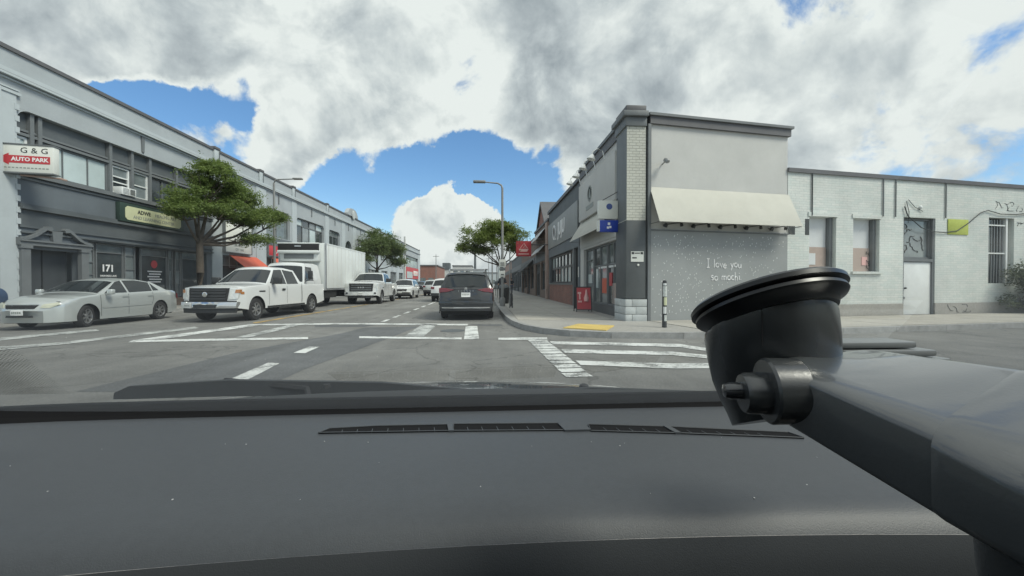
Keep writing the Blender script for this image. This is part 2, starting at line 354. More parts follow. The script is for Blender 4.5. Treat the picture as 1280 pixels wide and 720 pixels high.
mat('mural_white', (.72, .74, .73), .8)
mat('white_brick', (.66, .675, .64), .75, kind='brick', c2=(.58, .63, .60), mc=(.50, .54, .52), bw=.34, bh=.085, ms=.007, var=.12, vscale=.55, fine=.05, dirt=.3, dcol=(.44, .47, .45), bump=.45, bdist=.010)
mat('cream_brick', (.56, .56, .50), .75, kind='brick', c2=(.52, .52, .46), mc=(.36, .36, .32), bw=.21, bh=.085, ms=.008, var=.06, vscale=.8, dirt=.2, dcol=(.3, .3, .27), bump=.8, bdist=.012)
mat('red_brick', (.30, .12, .085), .85, kind='brick', c2=(.21, .10, .08), mc=(.25, .2, .17), bw=.21, bh=.075, ms=.008, var=.15, vscale=1.2)
mat('brown_brick', (.20, .14, .11), .85, kind='brick', c2=(.16, .115, .09), mc=(.2, .17, .15), bw=.21, bh=.075, ms=.008, var=.15, vscale=1.2)
mat('pink_stone', (.36, .26, .22), .8, var=.15, vscale=2, bump=.2)
mat('stone_base', (.50, .53, .53), .85, var=.14, vscale=2.5, bump=.3, bscale=12, dirt=.45, dcol=(.25, .26, .26))
mat('cream_cloth', (.54, .53, .47), .8, var=.05, vscale=2, dirt=.12, dcol=(.5, .48, .42)); mat('orange_cloth', (.62, .13, .075), .75, var=.08, vscale=2); mat('black_cloth', (.03, .035, .033), .8); mat('white_cloth', (.6, .62, .62), .8, var=.1, vscale=2)
mat('sign_white', (.70, .71, .66), .45, var=.04, vscale=2, dirt=.1, dcol=(.5, .48, .4)); mat('sign_red', (.50, .045, .055), .45); mat('sign_cream', (.60, .62, .40), .5, var=.05); mat('sign_green', (.035, .06, .05), .5)
mat('sign_blue', (.02, .055, .36), .4); mat('ink', (.04, .045, .045), .6); mat('ink_blue', (.07, .11, .30), .6); mat('ink_white', (.8, .8, .8), .5); mat('ink_grey', (.28, .3, .28), .6); mat('ink_pink', (.75, .45, .42), .6)
mat('yellow_green', (.42, .48, .10), .7, var=.12, vscale=4); mat('tan_board', (.42, .34, .30), .8, var=.06, vscale=2); mat('white_board', (.62, .64, .65), .7, var=.04, vscale=2)
mat('black_metal', (.025, .027, .028), .45); mat('grey_metal', (.30, .31, .31), .45, metal=.6, var=.08); mat('pole_grey', (.23, .235, .23), .6, var=.1); mat('pole_pale', (.5, .5, .47), .6, var=.1)
mat('chrome', (.75, .76, .77), .12, metal=1.); mat('alloy', (.5, .51, .52), .3, metal=.85); mat('tyre', (.022, .022, .023), .85, bump=.3, bscale=30)
mat('car_white', (.68, .70, .70), .3, coat=1., var=.02, dirt=.05, vscale=1.5, dcol=(.5, .5, .48)); mat('car_silver', (.52, .55, .54), .28, metal=.35, coat=1., var=.03, dirt=.05, dcol=(.3, .3, .29))
mat('car_dark', (.030, .034, .037), .2, metal=.35, coat=1., var=.04, vscale=2, dirt=.06, dcol=(.12, .12, .115)); mat('car_black', (.02, .022, .025), .25, coat=1.); mat('car_green', (.035, .055, .06), .25, coat=1.)
mat('car_glass', (.022, .027, .029), .04, spec=.55); mat('car_plastic', (.03, .032, .034), .55); mat('seam', (.012, .012, .013), .7); mat('under', (.012, .012, .012), .9)
mat('lamp_clear', (.62, .64, .62), .08, spec=.9, coat=1., var=.15, vscale=12); mat('lamp_amber', (.42, .18, .06), .15, coat=1.); mat('lamp_red', (.16, .008, .014), .12, coat=1.); mat('lamp_yellowed', (.52, .53, .42), .12, coat=1., var=.12, vscale=6)
mat('plate', (.68, .69, .68), .4); mat('cargo_white', (.66, .69, .68), .45, var=.05, vscale=.6, dirt=.12, dcol=(.45, .45, .42))
mat('bark', (.085, .07, .055), .95, var=.25, vscale=3, bump=.6, bscale=14); leaf_mat('leaf_a', (.10, .155, .045), (.24, .31, .085)); leaf_mat('leaf_b', (.09, .135, .055), (.19, .24, .085)); leaf_mat('leaf_c', (.11, .16, .045), (.25, .31, .08)); leaf_mat('leaf_bush', (.11, .135, .09), (.20, .23, .15))
mat('dash', (.048, .053, .060), .5, var=.05, vscale=5, bump=.35, bscale=900, bdist=.0006, fine=.05, spec=.5); mat('dash_lower_shaded', (.04, .044, .049), .7, bump=.35, bscale=900, bdist=.0006, spec=.3); mat('dash_black', (.008, .008, .009), .9, spec=.15); mat('mount_black', (.032, .035, .037), .27, bump=.12, bscale=700, bdist=.0004, spec=1.); mat('mount_rubber', (.012, .013, .014), .33); mat('arm_grey', (.062, .068, .072), .30, coat=.5, bump=.12, bscale=700, bdist=.0004, spec=.9); mat('mount_grey', (.16, .17, .175), .45)
mat('hood_paint', (.045, .058, .062), .22, coat=1., metal=.2, var=.1, vscale=3); mat('headliner', (.16, .16, .155), .95); mat('speck', (.5, .5, .5), .9)
mat('skin', (.42, .27, .2), .6); mat('cloth_dark', (.03, .033, .04), .9); mat('cloth_blue', (.07, .09, .14), .9); mat('hair', (.03, .02, .015), .8)
mat('mail_blue', (.035, .07, .14), .45, var=.15, vscale=4, dirt=.2); mat('sticker', (.55, .58, .56), .6, var=.35, vscale=30)
glass_pane('windshield_glass', (.91, .96, .945), .0)

# ------------------------------------------------------------------ ground, road, pavements, paint
def sheet(name, pts, z, m, kind='structure', parent=None):
    o = MB().poly([(x, y, z) for x, y in pts], [tuple(range(len(pts)))]).build(name, m, parent)
    return tag(o, kind=kind)
mat('earth', (.17, .165, .15), .95, var=.2, vscale=.05)
sheet('ground', [(-1500, -1500), (1500, -1500), (1500, 1500), (-1500, 1500)], -.012, 'earth')
sheet('road', [(-14.1, -40), (60, -40), (60, 16), (16, 14), (3.6, 14.2), (3.6, 320), (-14.1, 320)], 0, 'asphalt')
sheet('side_road', [(-90, -6), (-14.1, -6), (-14.1, 12.2), (-90, 12.2)], 0, 'asphalt')
sheet('asphalt_patch', [(-4.9, 5.2), (-4.63, 8.01), (-3.75, 10.7), (-3.5, 12.2), (-2.0, 12.3), (-2.32, 9.49), (-2.73, 6.31), (-2.75, 5.0)], .004, 'asphalt_dark')
sheet('asphalt_patch', [(-.5, 12.95), (.5, 12.9), (.52, 12.35), (-.1, 12.4)], .004, 'asphalt_dark')
sheet('asphalt_patch', [(-5.0, 12.35), (-3.6, 12.35), (-3.4, 13.0), (-5.3, 13.0)], .004, 'asphalt_dark')
STRIPES = [('w', [(-11.5, 10.3), (-10.95, 12.2), (-10.5, 11.8), (-10.95, 9.8)]), ('w', [(-9.95, 8.9), (-9.3, 9.5), (-8.63, 12.7), (-8.2, 12.3), (-8.9, 9.2), (-9.4, 8.4)]),
    ('p', [(-7.98, 9.85), (-7.42, 13.2), (-6.95, 13.0), (-7.45, 9.9)]), ('p', [(-7.99, 9.8), (-4.25, 10.06), (-4.1, 9.72), (-7.8, 9.42)]), ('w', [(-5.95, 10.06), (-6.09, 13.05), (-5.72, 12.98), (-5.6, 10.06)]),
    ('p', [(-7.5, 13.36), (-4.37, 13.55), (-.55, 12.98), (-.55, 12.52), (-4.3, 13.12), (-7.3, 12.98)]), ('p', [(-3.07, 10.13), (-.57, 9.76), (-.55, 9.42), (-2.97, 9.80)]),
    ('w', [(-1.98, 10.08), (-1.98, 12.95), (-1.5, 12.9), (-1.5, 9.96)]), ('p', [(-.6, 12.33), (-.25, 12.31), (-.15, 9.42), (-.5, 9.44)]), ('p', [(.3, 9.65), (1.46, 9.63), (1.41, 9.25), (.29, 9.29)]),
    *[('p', [(.95 + k * .012, 9.2 - k * .31), (1.37 + k * .008, 9.22 - k * .31), (1.40 + k * .008, 8.97 - k * .31), (.98 + k * .012, 8.95 - k * .31)]) for k in range(12)], ('p', [(1.42, 8.97), (4.11, 8.42), (4.45, 7.75), (4.2, 7.5), (3.9, 8.02), (1.42, 8.57)]), ('p', [(1.47, 7.9), (3.51, 7.48), (4.2, 6.9), (4.05, 6.6), (3.36, 7.1), (1.47, 7.48)]),
    ('p', [(1.5, 6.72), (2.99, 6.38), (5.2, 6.3), (5.2, 5.9), (2.85, 6.0), (1.5, 6.35)]), ('p', [(-3.42, 5.5), (-3.53, 6.86), (-3.32, 6.80), (-3.16, 5.5)]), ('p', [(-3.56, 7.81), (-3.59, 8.58), (-3.37, 8.53), (-3.33, 7.75)])]
for k, p in STRIPES: sheet('crosswalk_stripe', p, .009, 'paint_white' if k == 'p' else 'paint_worn')
for y0, y1 in ((13.9, 14.75), (15.6, 16.7), (17.6, 18.8), (20.0, 21.2), (22.4, 23.6), (25, 31), (34, 37), (43, 46), (52, 55), (61, 64)): sheet('lane_dash', [(-3.52, y0), (-3.38, y0), (-3.38, y1), (-3.52, y1)], .009, 'paint_white')
sheet('centre_line', [(-7.62, 13.9), (-7.4, 13.5), (-7.0, 30), (-7.0, 200), (-7.14, 200), (-7.16, 30)], .009, 'paint_yellow')
sheet('bay_line', [(-2.6, 21), (-1.9, 21), (-1.9, 21.25), (-2.6, 21.25)], .009, 'paint_worn')
KERB = [(.62, 150), (.62, 60), (.62, 40), (.62, 21.4), (.66, 16.5), (.72, 14.2), (.82, 12.6), (1.08, 11.25), (1.48, 10.4), (2.05, 9.82), (2.95, 9.42), (4.6, 9.22), (9.14, 9.88), (16.2, 11.0), (40, 14.8)]
SW = MB(); pts = KERB + [(40, 40), (30, 150)]
SW.prism(pts, -.05, .13); pavement = tag(SW.build('pavement', 'concrete'), kind='structure')
MB().prism([(-14.0, 200), (-14.0, 15.5), (-14.2, 13.9), (-14.9, 12.7), (-16.2, 12.2), (-90, 12.2), (-90, 16), (-30, 200)], -.05, .13).build('pavement', 'concrete').__setitem__('kind', 'structure')
def along(line, step):
    """points every ~step along a polyline"""
    P = [Vector((*p, 0)) for p in line]; outp = []
    for a, b in zip(P, P[1:]):
        n = max(1, round((b - a).length / step)); outp += [a.lerp(b, i / n) for i in range(n)]
    return outp + [P[-1]]
kerb = tag(bpy.data.objects.new('kerb', None), kind='structure'); COL.objects.link(kerb)
kp = along([p for p in KERB if 9 < p[1] < 62], 1.7)
for a, b in zip(kp, kp[1:]):
    d = (b - a).normalized(); n = Vector((-d.y, d.x, 0))                    # n points to the pavement
    a2 = a + d * .006; b2 = b - d * .006; j = rnd.uniform(-.004, .004)
    MB().prism([(a2.x - n.x * .01, a2.y - n.y * .01), (b2.x - n.x * .01, b2.y - n.y * .01), (b2.x + n.x * .15, b2.y + n.y * .15), (a2.x + n.x * .15, a2.y + n.y * .15)], -.03, .148 + j).build('kerb_stone', 'granite', kerb)
lk = along([(-14.0, 60), (-14.0, 15.5), (-14.2, 13.9), (-14.9, 12.7), (-16.2, 12.2), (-20, 12.2)], 2.2)
for a, b in zip(lk, lk[1:]):
    d = (b - a).normalized(); n = Vector((d.y, -d.x, 0)) * -1
    MB().prism([(a.x + n.x * .01, a.y + n.y * .01), (b.x + n.x * .01, b.y + n.y * .01), (b.x - n.x * .15, b.y - n.y * .15), (a.x - n.x * .15, a.y - n.y * .15)][::-1], -.03, .147).build('kerb_stone', 'granite', kerb)
def slab(p, par):
    z = .146 + rnd.uniform(-.003, .003); MB().prism(p, .10, z).build('slab', 'concrete_slab', par)
g = .008
for j in range(17):
    y0 = 12.9 + j * 1.45
    for i in range(2):
        x0 = 1.02 + i * 1.52; slab([(x0 + g, y0 + g), (x0 + 1.52 - g, y0 + g), (x0 + 1.52 - g, y0 + 1.45 - g), (x0 + g, y0 + 1.45 - g)], pavement)
c9, s9 = math.cos(R(9)), math.sin(R(9))
def SP(u, w): return (4.95 + u * c9 + w * s9, 12.35 + u * s9 - w * c9)       # along the side wall, w metres out from it
for i in range(13):
    for k in range(2):
        u0 = .1 + i * 1.5; w0 = .12 + k * 1.35; slab([SP(u0 + g, w0 + 1.35 - g), SP(u0 + 1.5 - g, w0 + 1.35 - g), SP(u0 + 1.5 - g, w0 + g), SP(u0 + g, w0 + g)], pavement)
tp = thing('tactile_pad', 'yellow tactile paving pad set in the pavement at the corner crossing', 'tactile paving')
TP = [(2.0, 10.45), (2.62, 11.42), (3.5, 10.9), (2.95, 9.82)]
MB().prism(TP, .12, .152).build('mat', 'tactile_yellow', tp)
dm = MB()
for i in range(9):
    for j in range(14):
        a, b = (i + .5) / 9, (j + .5) / 14
        x = (1 - a) * ((1 - b) * TP[0][0] + b * TP[3][0]) + a * ((1 - b) * TP[1][0] + b * TP[2][0]); y = (1 - a) * ((1 - b) * TP[0][1] + b * TP[3][1]) + a * ((1 - b) * TP[1][1] + b * TP[2][1])
        dm.lathe([(.022, .152), (.014, .159)], (x, y, 0), n=6)
tag(dm.build('dome', 'tactile_yellow', tp), kind='stuff')
mc = thing('manhole_cover', 'round iron cover in the road before the crossing bars', 'manhole cover', (-.9, 11.2, 0))
MB(Matrix.Translation((-.9, 11.2, 0))).lathe([(.33, .002), (.33, .010), (.28, .012), (.27, .008), (.1, .009)], n=28).build('cover', 'grey_dark', mc)

# ------------------------------------------------------------------ the long grey building across the street
TL = frame((-16.5, 0, 0), (0, 1, 0), (0, 0, 1))          # local: u = Y, v = height, w = out towards the street
LB = thing('grey_building', 'long two storey grey painted commercial block with dark parapet coping and recessed upper windows', 'building', (-22, 58, 0))
BAYS = [(15.55, 25.4, 5.3, 7.5), (26.7, 30.5, 4.9, 7.2), (31.95, 35.7, 4.9, 7.1), (36.9, 43.0, 4.9, 7.1), (44.3, 47.5, 4.9, 7.0), (49.3, 51.6, 4.6, 6.4), (53.5, 57, 4.9, 7), (58.5, 63.5, 4.9, 7), (65.5, 70, 4.9, 7), (72, 77, 4.9, 7), (79, 83, 4.9, 7), (86, 101, 4.8, 7.2)]
GROUND = [(15.75, 17.75, .13, 2.55), (18.1, 25.3, .55, 3.05), (26.8, 30.4, .13, 3.1), (31.9, 35.9, .13, 3.3), (37, 43, .5, 3.3), (44.3, 48, .13, 3.3), (50, 56, .4, 3.3), (58, 64, .4, 3.3), (66, 70, .13, 3.3), (72, 77, .4, 3.3), (79, 83, .4, 3.3), (86.5, 93, .3, 3.0), (94, 101, .3, 2.2)]
wm = MB(TL); wall_cells(wm, 13.4, 104, 4.15, 8.45, BAYS, -.35, 0); wm.box(13.4, 104, 4.15, 8.5, -14, -.36)
wm.build('upper_wall', 'grey_wall', LB)
gm = MB(TL); wall_cells(gm, 26.0, 104, -.05, 4.15, GROUND[2:], -.3, -.004); gm.box(26, 104, -.05, 4.1, -14, -.8); gm.box(13.4, 26, -.05, 4.1, -14, -1.0)
gm.build('ground_floor_wall', 'grey_pale', LB)
dk = MB(TL); wall_cells(dk, 15.55, 25.95, -.05, 5.15, GROUND[:2], -.32, .012); dk.build('shopfront_wall', 'grey_blue', LB)
pm = MB(TL)
for a, b in ((13.4, 104),): pm.box(a, b, 8.72, 9.42, -.4, -.08)
pm.build('parapet', 'grey_wall', LB)
MB(TL).box(13.35, 104.05, 9.42, 9.56, -.5, -.01).build('coping', 'coping_dark', LB)
cn = MB(TL); cn.box(13.3, 104.1, 8.56, 8.72, -.4, .12).box(13.3, 104.1, 8.45, 8.53, -.4, .2).box(13.3, 104.08, 8.36, 8.42, -.3, .07)
cn.build('cornice', 'grey_pale', LB)
MB(TL).box(13.32, 104.06, 8.53, 8.56, -.4, .16).build('cornice_gutter', 'coping_dark', LB)
for u in (14.35, 26.3, 31.3, 36.4, 44.0, 52.2, 64.5, 78, 85, 103.6):
    b = MB(TL); b.bbox(u - .22, u + .22, 8.72, 9.5, -.08, .04, .015); b.build('parapet_post', 'grey_pale', LB)
    MB(TL).bbox(u - .26, u + .26, 9.5, 9.66, -.45, .09, .02).build('post_cap', 'coping_dark', LB)
for u in (26.25, 31.25, 36.35, 43.9):
    MB(TL).box(u + .2, u + .3, 8.75, 9.42, .0, .05).build('downpipe', 'grey_dark', LB)
MB(TL).box(13.9, 14.22, 8.85, 9.35, .0, .05).build('vent_opening', 'shop_dark', LB)
pl = MB(TL); pl.box(13.4, 15.5, -.05, 7.9, -.1, .06)
for k in range(19): pl.box(15.44, 15.58, .2 + k * .4, .4 + k * .4, -.1, .075)
pl.build('corner_pier', 'grey_pale', LB)
pc = MB(TL); pc.box(13.4, 15.62, 7.9, 8.0, -.1, .1).box(13.4, 15.6, 8.05, 8.1, -.1, .08); pc.build('pier_cap', 'grey_pale', LB)
for a, b in ((25.75, 26.7), (30.55, 31.85), (36.0, 36.85), (43.2, 44.2), (48.1, 49.2), (52, 53.3), (57.2, 58.4), (64, 65.4), (70.2, 71.9), (77.2, 78.9), (83.2, 85.8), (101.2, 104)):
    p = MB(TL); p.box(a, b, -.05, 8.3, -.2, .05)
    p.build('pier', 'grey_pale', LB)
for u in (20.85, 28.6, 33.8, 40, 46, 50.4, 55.2): MB(TL).prism([(u - .1, 8.36), (u + .1, 8.36), (u + .06, 7.6), (u - .06, 7.6)], 0, .05).build('keystone', 'grey_trim', LB)
# bay heads with rounded upper corners
def rounded(u, v, sx, r=.5, w0=-.3, w1=-.005):
    n = 6; p = [(u, v)] + [(u + sx * (r - r * math.sin(t * math.pi / 2 / n)), v - r + r * math.cos(t * math.pi / 2 / n)) for t in range(n + 1)]
    return p if sx > 0 else p[::-1]
for a, b, c, d in BAYS:
    if a in (49.3,): continue
    for q_ in (rounded(a, d, 1, .42), rounded(b, d, -1, .42)): MB(TL).prism(q_, -.3, -.003).build('bay_corner', 'grey_wall', LB)
ar = MB(TL); n = 10; arc = [(50.45 + 1.15 * math.cos(math.pi * k / n), 5.4 + 1.0 * math.sin(math.pi * k / n)) for k in range(n + 1)]
ar.prism([(51.6, 6.4)] + arc[:6], -.3, -.003).prism([(49.3, 6.4)][:1] + arc[5:][::-1], -.3, -.003); ar.build('arch_head', 'grey_wall', LB)
MB(TL).box(49.3, 51.6, 4.6, 6.4, -.3, -.26).build('arch_pane', 'pane_dark', LB)
# crest over the parapet
cr_ = MB(TL); cr_.prism([(50.2, 9.56), (54.0, 9.56), (54.0, 9.8), (53.6, 10.2), (53.1, 10.45), (52.1, 10.55), (51.1, 10.45), (50.6, 10.2), (50.2, 9.8)], -.4, .05); cr_.build('crest', 'grey_wall', LB)
MB(frame((-16.42, 52.1, 9.75), (0, 1, 0), (0, 0, 1))).lathe([(.55, 0), (.55, .06), (.45, .1), (.2, .07)], n=16).build('crest_shield', 'stone_base', LB)
# first bay: transom band, big blind window, sash windows
tb = MB(TL); tb.box(15.55, 25.4, 6.62, 6.72, -.3, -.12).box(15.55, 25.4, 6.78, 6.86, -.3, -.16)
for u in (16.15, 16.42, 19.3, 20.42, 21.45, 23.2): tb.box(u - .07, u + .07, 5.3, 7.5, -.3, -.1)
tb.box(15.55, 25.4, 5.3, 5.36, -.3, -.06); tb.build('bay_frame', 'grey_trim', LB)
for a, b in ((15.6, 16.1), (16.5, 19.2), (19.4, 20.35), (20.5, 21.38), (21.5, 23.1), (23.3, 25.3)): MB(TL).box(a, b, 6.87, 7.5, -.3, -.25).build('transom_panel', 'grey_dark', LB)
window(LB, TL, 15.6, 16.08, 5.36, 6.6, -.29, (1,), (1,), 'white_frame', 'pane_blind', .08)
window(LB, TL, 16.48, 19.23, 5.36, 6.6, -.29, (1, 1.25, 1), (1,), 'grey_trim', 'pane_blind', .05, mul=.03)
window(LB, TL, 19.42, 20.33, 5.36, 6.6, -.27, (1,), (.9, .5, .8), 'white_frame', ['pane_dark', 'pane_dark', 'pane_grey'], .07)
window(LB, TL, 20.5, 21.37, 5.36, 6.6, -.27, (1,), (1, 1), 'white_frame', ['pane_grey', 'pane_mid'], .06)
window(LB, TL, 21.53, 23.1, 5.36, 6.6, -.29, (1, 1), (1,), 'grey_trim', 'pane_dark', .05)
window(LB, TL, 23.28, 25.35, 5.36, 6.6, -.29, (1, 1), (1,), 'grey_trim', 'pane_dark', .05)
sl = MB(TL); sl.box(15.5, 25.8, 5.14, 5.22, -.2, .16).box(15.5, 25.8, 5.22, 5.30, -.2, .10).box(15.5, 25.8, 5.02, 5.1, -.2, .07); sl.build('sill_moulding', 'grey_trim', LB)
sh = MB(TL); sh.box(15.55, 25.8, 3.95, 4.05, 0, .18).box(15.55, 25.8, 4.05, 4.15, 0, .1).box(15.55, 25.8, 3.3, 3.38, 0, .08).box(15.55, 25.8, 3.1, 3.16, 0, .12).box(15.55, 25.8, 3.38, 3.95, 0, .03); sh.build('shopfront_cornice', 'grey_dark', LB)
# doorway with broken scroll pediment
dz = MB(TL)
for a in (15.5, 17.65): dz.box(a, a + .3, .13, 2.62, 0, .16).box(a - .04, a + .34, 2.55, 2.66, 0, .2)
dz.box(15.42, 18.05, 2.66, 2.8, 0, .2).box(15.42, 18.05, 2.8, 2.86, 0, .26)
dz.build('door_surround', 'grey_trim', LB)
for sx in (0, 1):
    f = (lambda u: 15.42 + u) if sx == 0 else (lambda u: 18.05 - u)
    top = [(f(.0), 2.93), (f(.3), 2.98), (f(.55), 3.12), (f(.75), 3.3), (f(.95), 3.42), (f(1.05), 3.42), (f(1.1), 3.34)]; bot = [(f(1.06), 3.24), (f(.9), 3.28), (f(.75), 3.16), (f(.55), 3.0), (f(.3), 2.88), (f(0), 2.86)]
    MB(TL).prism(top + bot, 0, .22).build('scroll', 'grey_trim', LB)
MB(TL).prism([(16.6, 2.86), (16.9, 2.86), (16.95, 3.28), (16.55, 3.28)], 0, .14).build('urn_block', 'grey_trim', LB)
MB(TL).box(15.8, 17.65, .13, 2.62, -.5, -.42).build('entrance_door', 'door_dark', LB)
MB(TL).box(16.7, 16.74, .13, 2.6, -.42, -.4).build('door_gap', 'seam', LB)
SHOP = [(18.1, 18.55, (1,), (1, 1, 1, 1, .5)), (18.62, 19.95, (1,), (2.1, .35)), (20.02, 20.6, (1,), (1, 1, 1, .6)), (20.9, 22.55, (1,), (2.1, .35)), (22.62, 22.95, (1,), (1, 1, 1, .6)), (23.1, 23.5, (1,), (1, 1, 1, .6)), (23.56, 25.25, (1,), (2.1, .35))]
for a, b, cc, rr in SHOP: window(LB, TL, a, b, .58, 3.03, -.25, cc, rr, 'grey_trim', ['pane_dark', 'pane_mid'] if len(rr) == 2 else ['pane_mid', 'pane_grey'], .05, mul=.04)
MB(TL).box(18.05, 25.4, .13, .55, -.3, .05).build('stallriser', 'brown_brick', LB)
# other shops and upper windows
for i, (a, b, c, d) in enumerate(BAYS[1:]):
    if a == 49.3: continue
    nn = max(2, round((b - a) / 1.6)); gl = [['pane_grey', 'pane_mid', 'pane_blind', 'pane_dark'], ['pane_mid', 'pane_grey'], ['pane_dark', 'pane_blind', 'pane_grey'], ['pane_dark', 'pane_mid'], ['pane_mid', 'pane_dark']][i % 5]
    if a == 86: gl = ['pane_blind', 'pane_dark']
    window(LB, TL, a, b, c, d, -.27, (1,) * nn, (2.2, .8), 'grey_trim', gl, .09, mul=.1)
for i, (a, b, c, d) in enumerate(GROUND[2:]):
    nn = max(2, round((b - a) / 1.8)); window(LB, TL, a, b, max(c, .16), d, -.26, (1,) * nn, (2.4, .6), 'grey_trim', ['pane_dark', 'pane_mid', 'pane_dark'], .09, mul=.08)
for a, b, m_ in ((26.75, 30.5, 'grey_blue'), (31.9, 35.95, 'grey_blue'), (36.9, 43.1, 'grey_dark'), (44.3, 48, 'grey_pale')): MB(TL).box(a, b, 4.25, 4.85, -.2, .03).build('spandrel', m_, LB)
MB(TL).box(85.9, 101.1, 2.3, 4.75, -.2, .09).build('red_fascia', 'sign_red', LB)
MB(TL).box(14.9, 15.0, -.05, 8, .08, .12).build('conduit', 'grey_pale', LB)
MB(TL).box(86.5, 93, 2.4, 3.8, .1, .13).build('pale_fascia_window', 'pane_blind', LB)

def board(parent, T, a, b, c, d, w, dep, m, rim=None, rimw=.05):
    o = MB(T).bbox(a, b, c, d, w, w + dep, .012).build('panel', m, parent)
    if rim:
        MB(T).box(a - rimw, b + rimw, d, d + rimw, w - .01, w + dep + .02).box(a - rimw, b + rimw, c - rimw, c, w - .01, w + dep + .02).box(a - rimw, a, c, d, w - .01, w + dep + .02).box(b, b + rimw, c, d, w - .01, w + dep + .02).build('frame', rim, parent)
    return o
def LT(u, v, w): return frame((-16.5 + w, u, v), (0, 1, 0), (0, 0, 1))
sg = thing('shop_sign', 'long cream sign with green surround for the learning center above the dark shopfront', 'shop sign', (-16.4, 21, 4.5))
board(sg, TL, 19.35, 23.2, 4.1, 4.95, .02, .2, 'sign_green'); MB(TL).prism([(19.6, 4.3), (19.72, 4.2), (22.85, 4.2), (22.97, 4.3), (22.97, 4.72), (22.85, 4.82), (19.72, 4.82), (19.6, 4.72)], .2, .235).build('face', 'sign_cream', sg)
text('ADWE', .25, LT(20.62, 4.62, .238), 'ink', sg, bold=.008); text('HEALING ART', .21, LT(21.95, 4.62, .238), 'ink_grey', sg, bold=.003, sx=1.05); text('AND LEARNING CENTER', .21, LT(21.25, 4.36, .238), 'ink_grey', sg, bold=.003, sx=1.05)
num = thing('window_number', 'white number 171 lettered on the dark shop window beside the doorway', 'lettering', (-16.7, 19.2, 1.8))
text('171', .42, LT(19.22, 1.95, -.215), 'ink_white', num, bold=.012); text('HARVARD AVE', .12, LT(19.25, 1.62, -.215), 'ink_white', num)
for k in range(3): MB(TL).box(18.8, 19.65, 1.40 - k * .12, 1.44 - k * .12, -.222, -.214).build('line_of_print', 'ink_white', num)
dc = thing('window_decal', 'red round decal with lines of white print on the shop window near the tree', 'decal', (-16.7, 21.9, 1.7))
MB(LT(21.75, 2.25, -.215)).lathe([(.2, 0), (.2, .006)], n=16).build('disc', 'sign_red', dc)
for k in range(5): MB(TL).box(21.35 + .1 * (k % 2), 22.25 - .08 * (k % 3), 1.86 - k * .13, 1.92 - k * .13, -.222, -.214).build('line_of_print', 'ink_white', dc)
# G & G sign standing out from the corner pier
gs = thing('blade_sign', 'white box sign with a red arrow reading G & G AUTO PARK on the corner pier', 'sign', (-15.9, 15, 5.6))
GT = frame((-15.95, 15.32, 5.57), (1, .18, 0), (0, 0, 1))
MB(GT).bbox(-.84, .84, -.44, .5, -.14, .14, .02).build('box', 'sign_white', gs); MB(GT).box(-.86, .86, .5, .54, -.16, .16).build('cap', 'grey_trim', gs); MB(GT).box(-.86, .86, -.48, -.44, -.16, .16).build('base_rail', 'grey_trim', gs)
text('G & G', .27, GT @ Matrix.Translation((.32, .31, .142)), 'ink', gs, sx=1.1); MB(GT).prism([(-.72, 0), (-.38, -.2), (-.38, -.13), (.76, -.13), (.76, .13), (-.38, .13), (-.38, .2)], .141, .147).build('arrow', 'sign_red', gs)
text('AUTO PARK', .185, GT @ Matrix.Translation((.2, 0, .148)), 'ink_white', gs, bold=.006)
for k in range(14): MB(GT).box(-.72 + k * .105, -.65 + k * .105, -.31, -.27, .141, .145).build('small_print', 'ink_grey', gs)
MB(GT).tube([(-.2, -.5, -.05), (.9, -.56, -.05), (1.1, -.62, -.05)], .035, 6).build('bracket', 'pink_stone', gs)
ac = thing('air_conditioner', 'white air conditioner box in the lower part of a sash window', 'air conditioner', (-16.4, 19.9, 5.4))
MB(TL).bbox(19.5, 20.25, 5.32, 5.66, -.2, .18, .01).build('case', 'white_frame', ac)
for k in range(5): MB(TL).box(19.56, 19.88, 5.37 + k * .055, 5.39 + k * .055, .18, .186).build('grille_slat', 'grey_trim', ac)
MB(TL).box(19.93, 20.19, 5.36, 5.62, .18, .185).build('grille', 'grey_metal', ac)
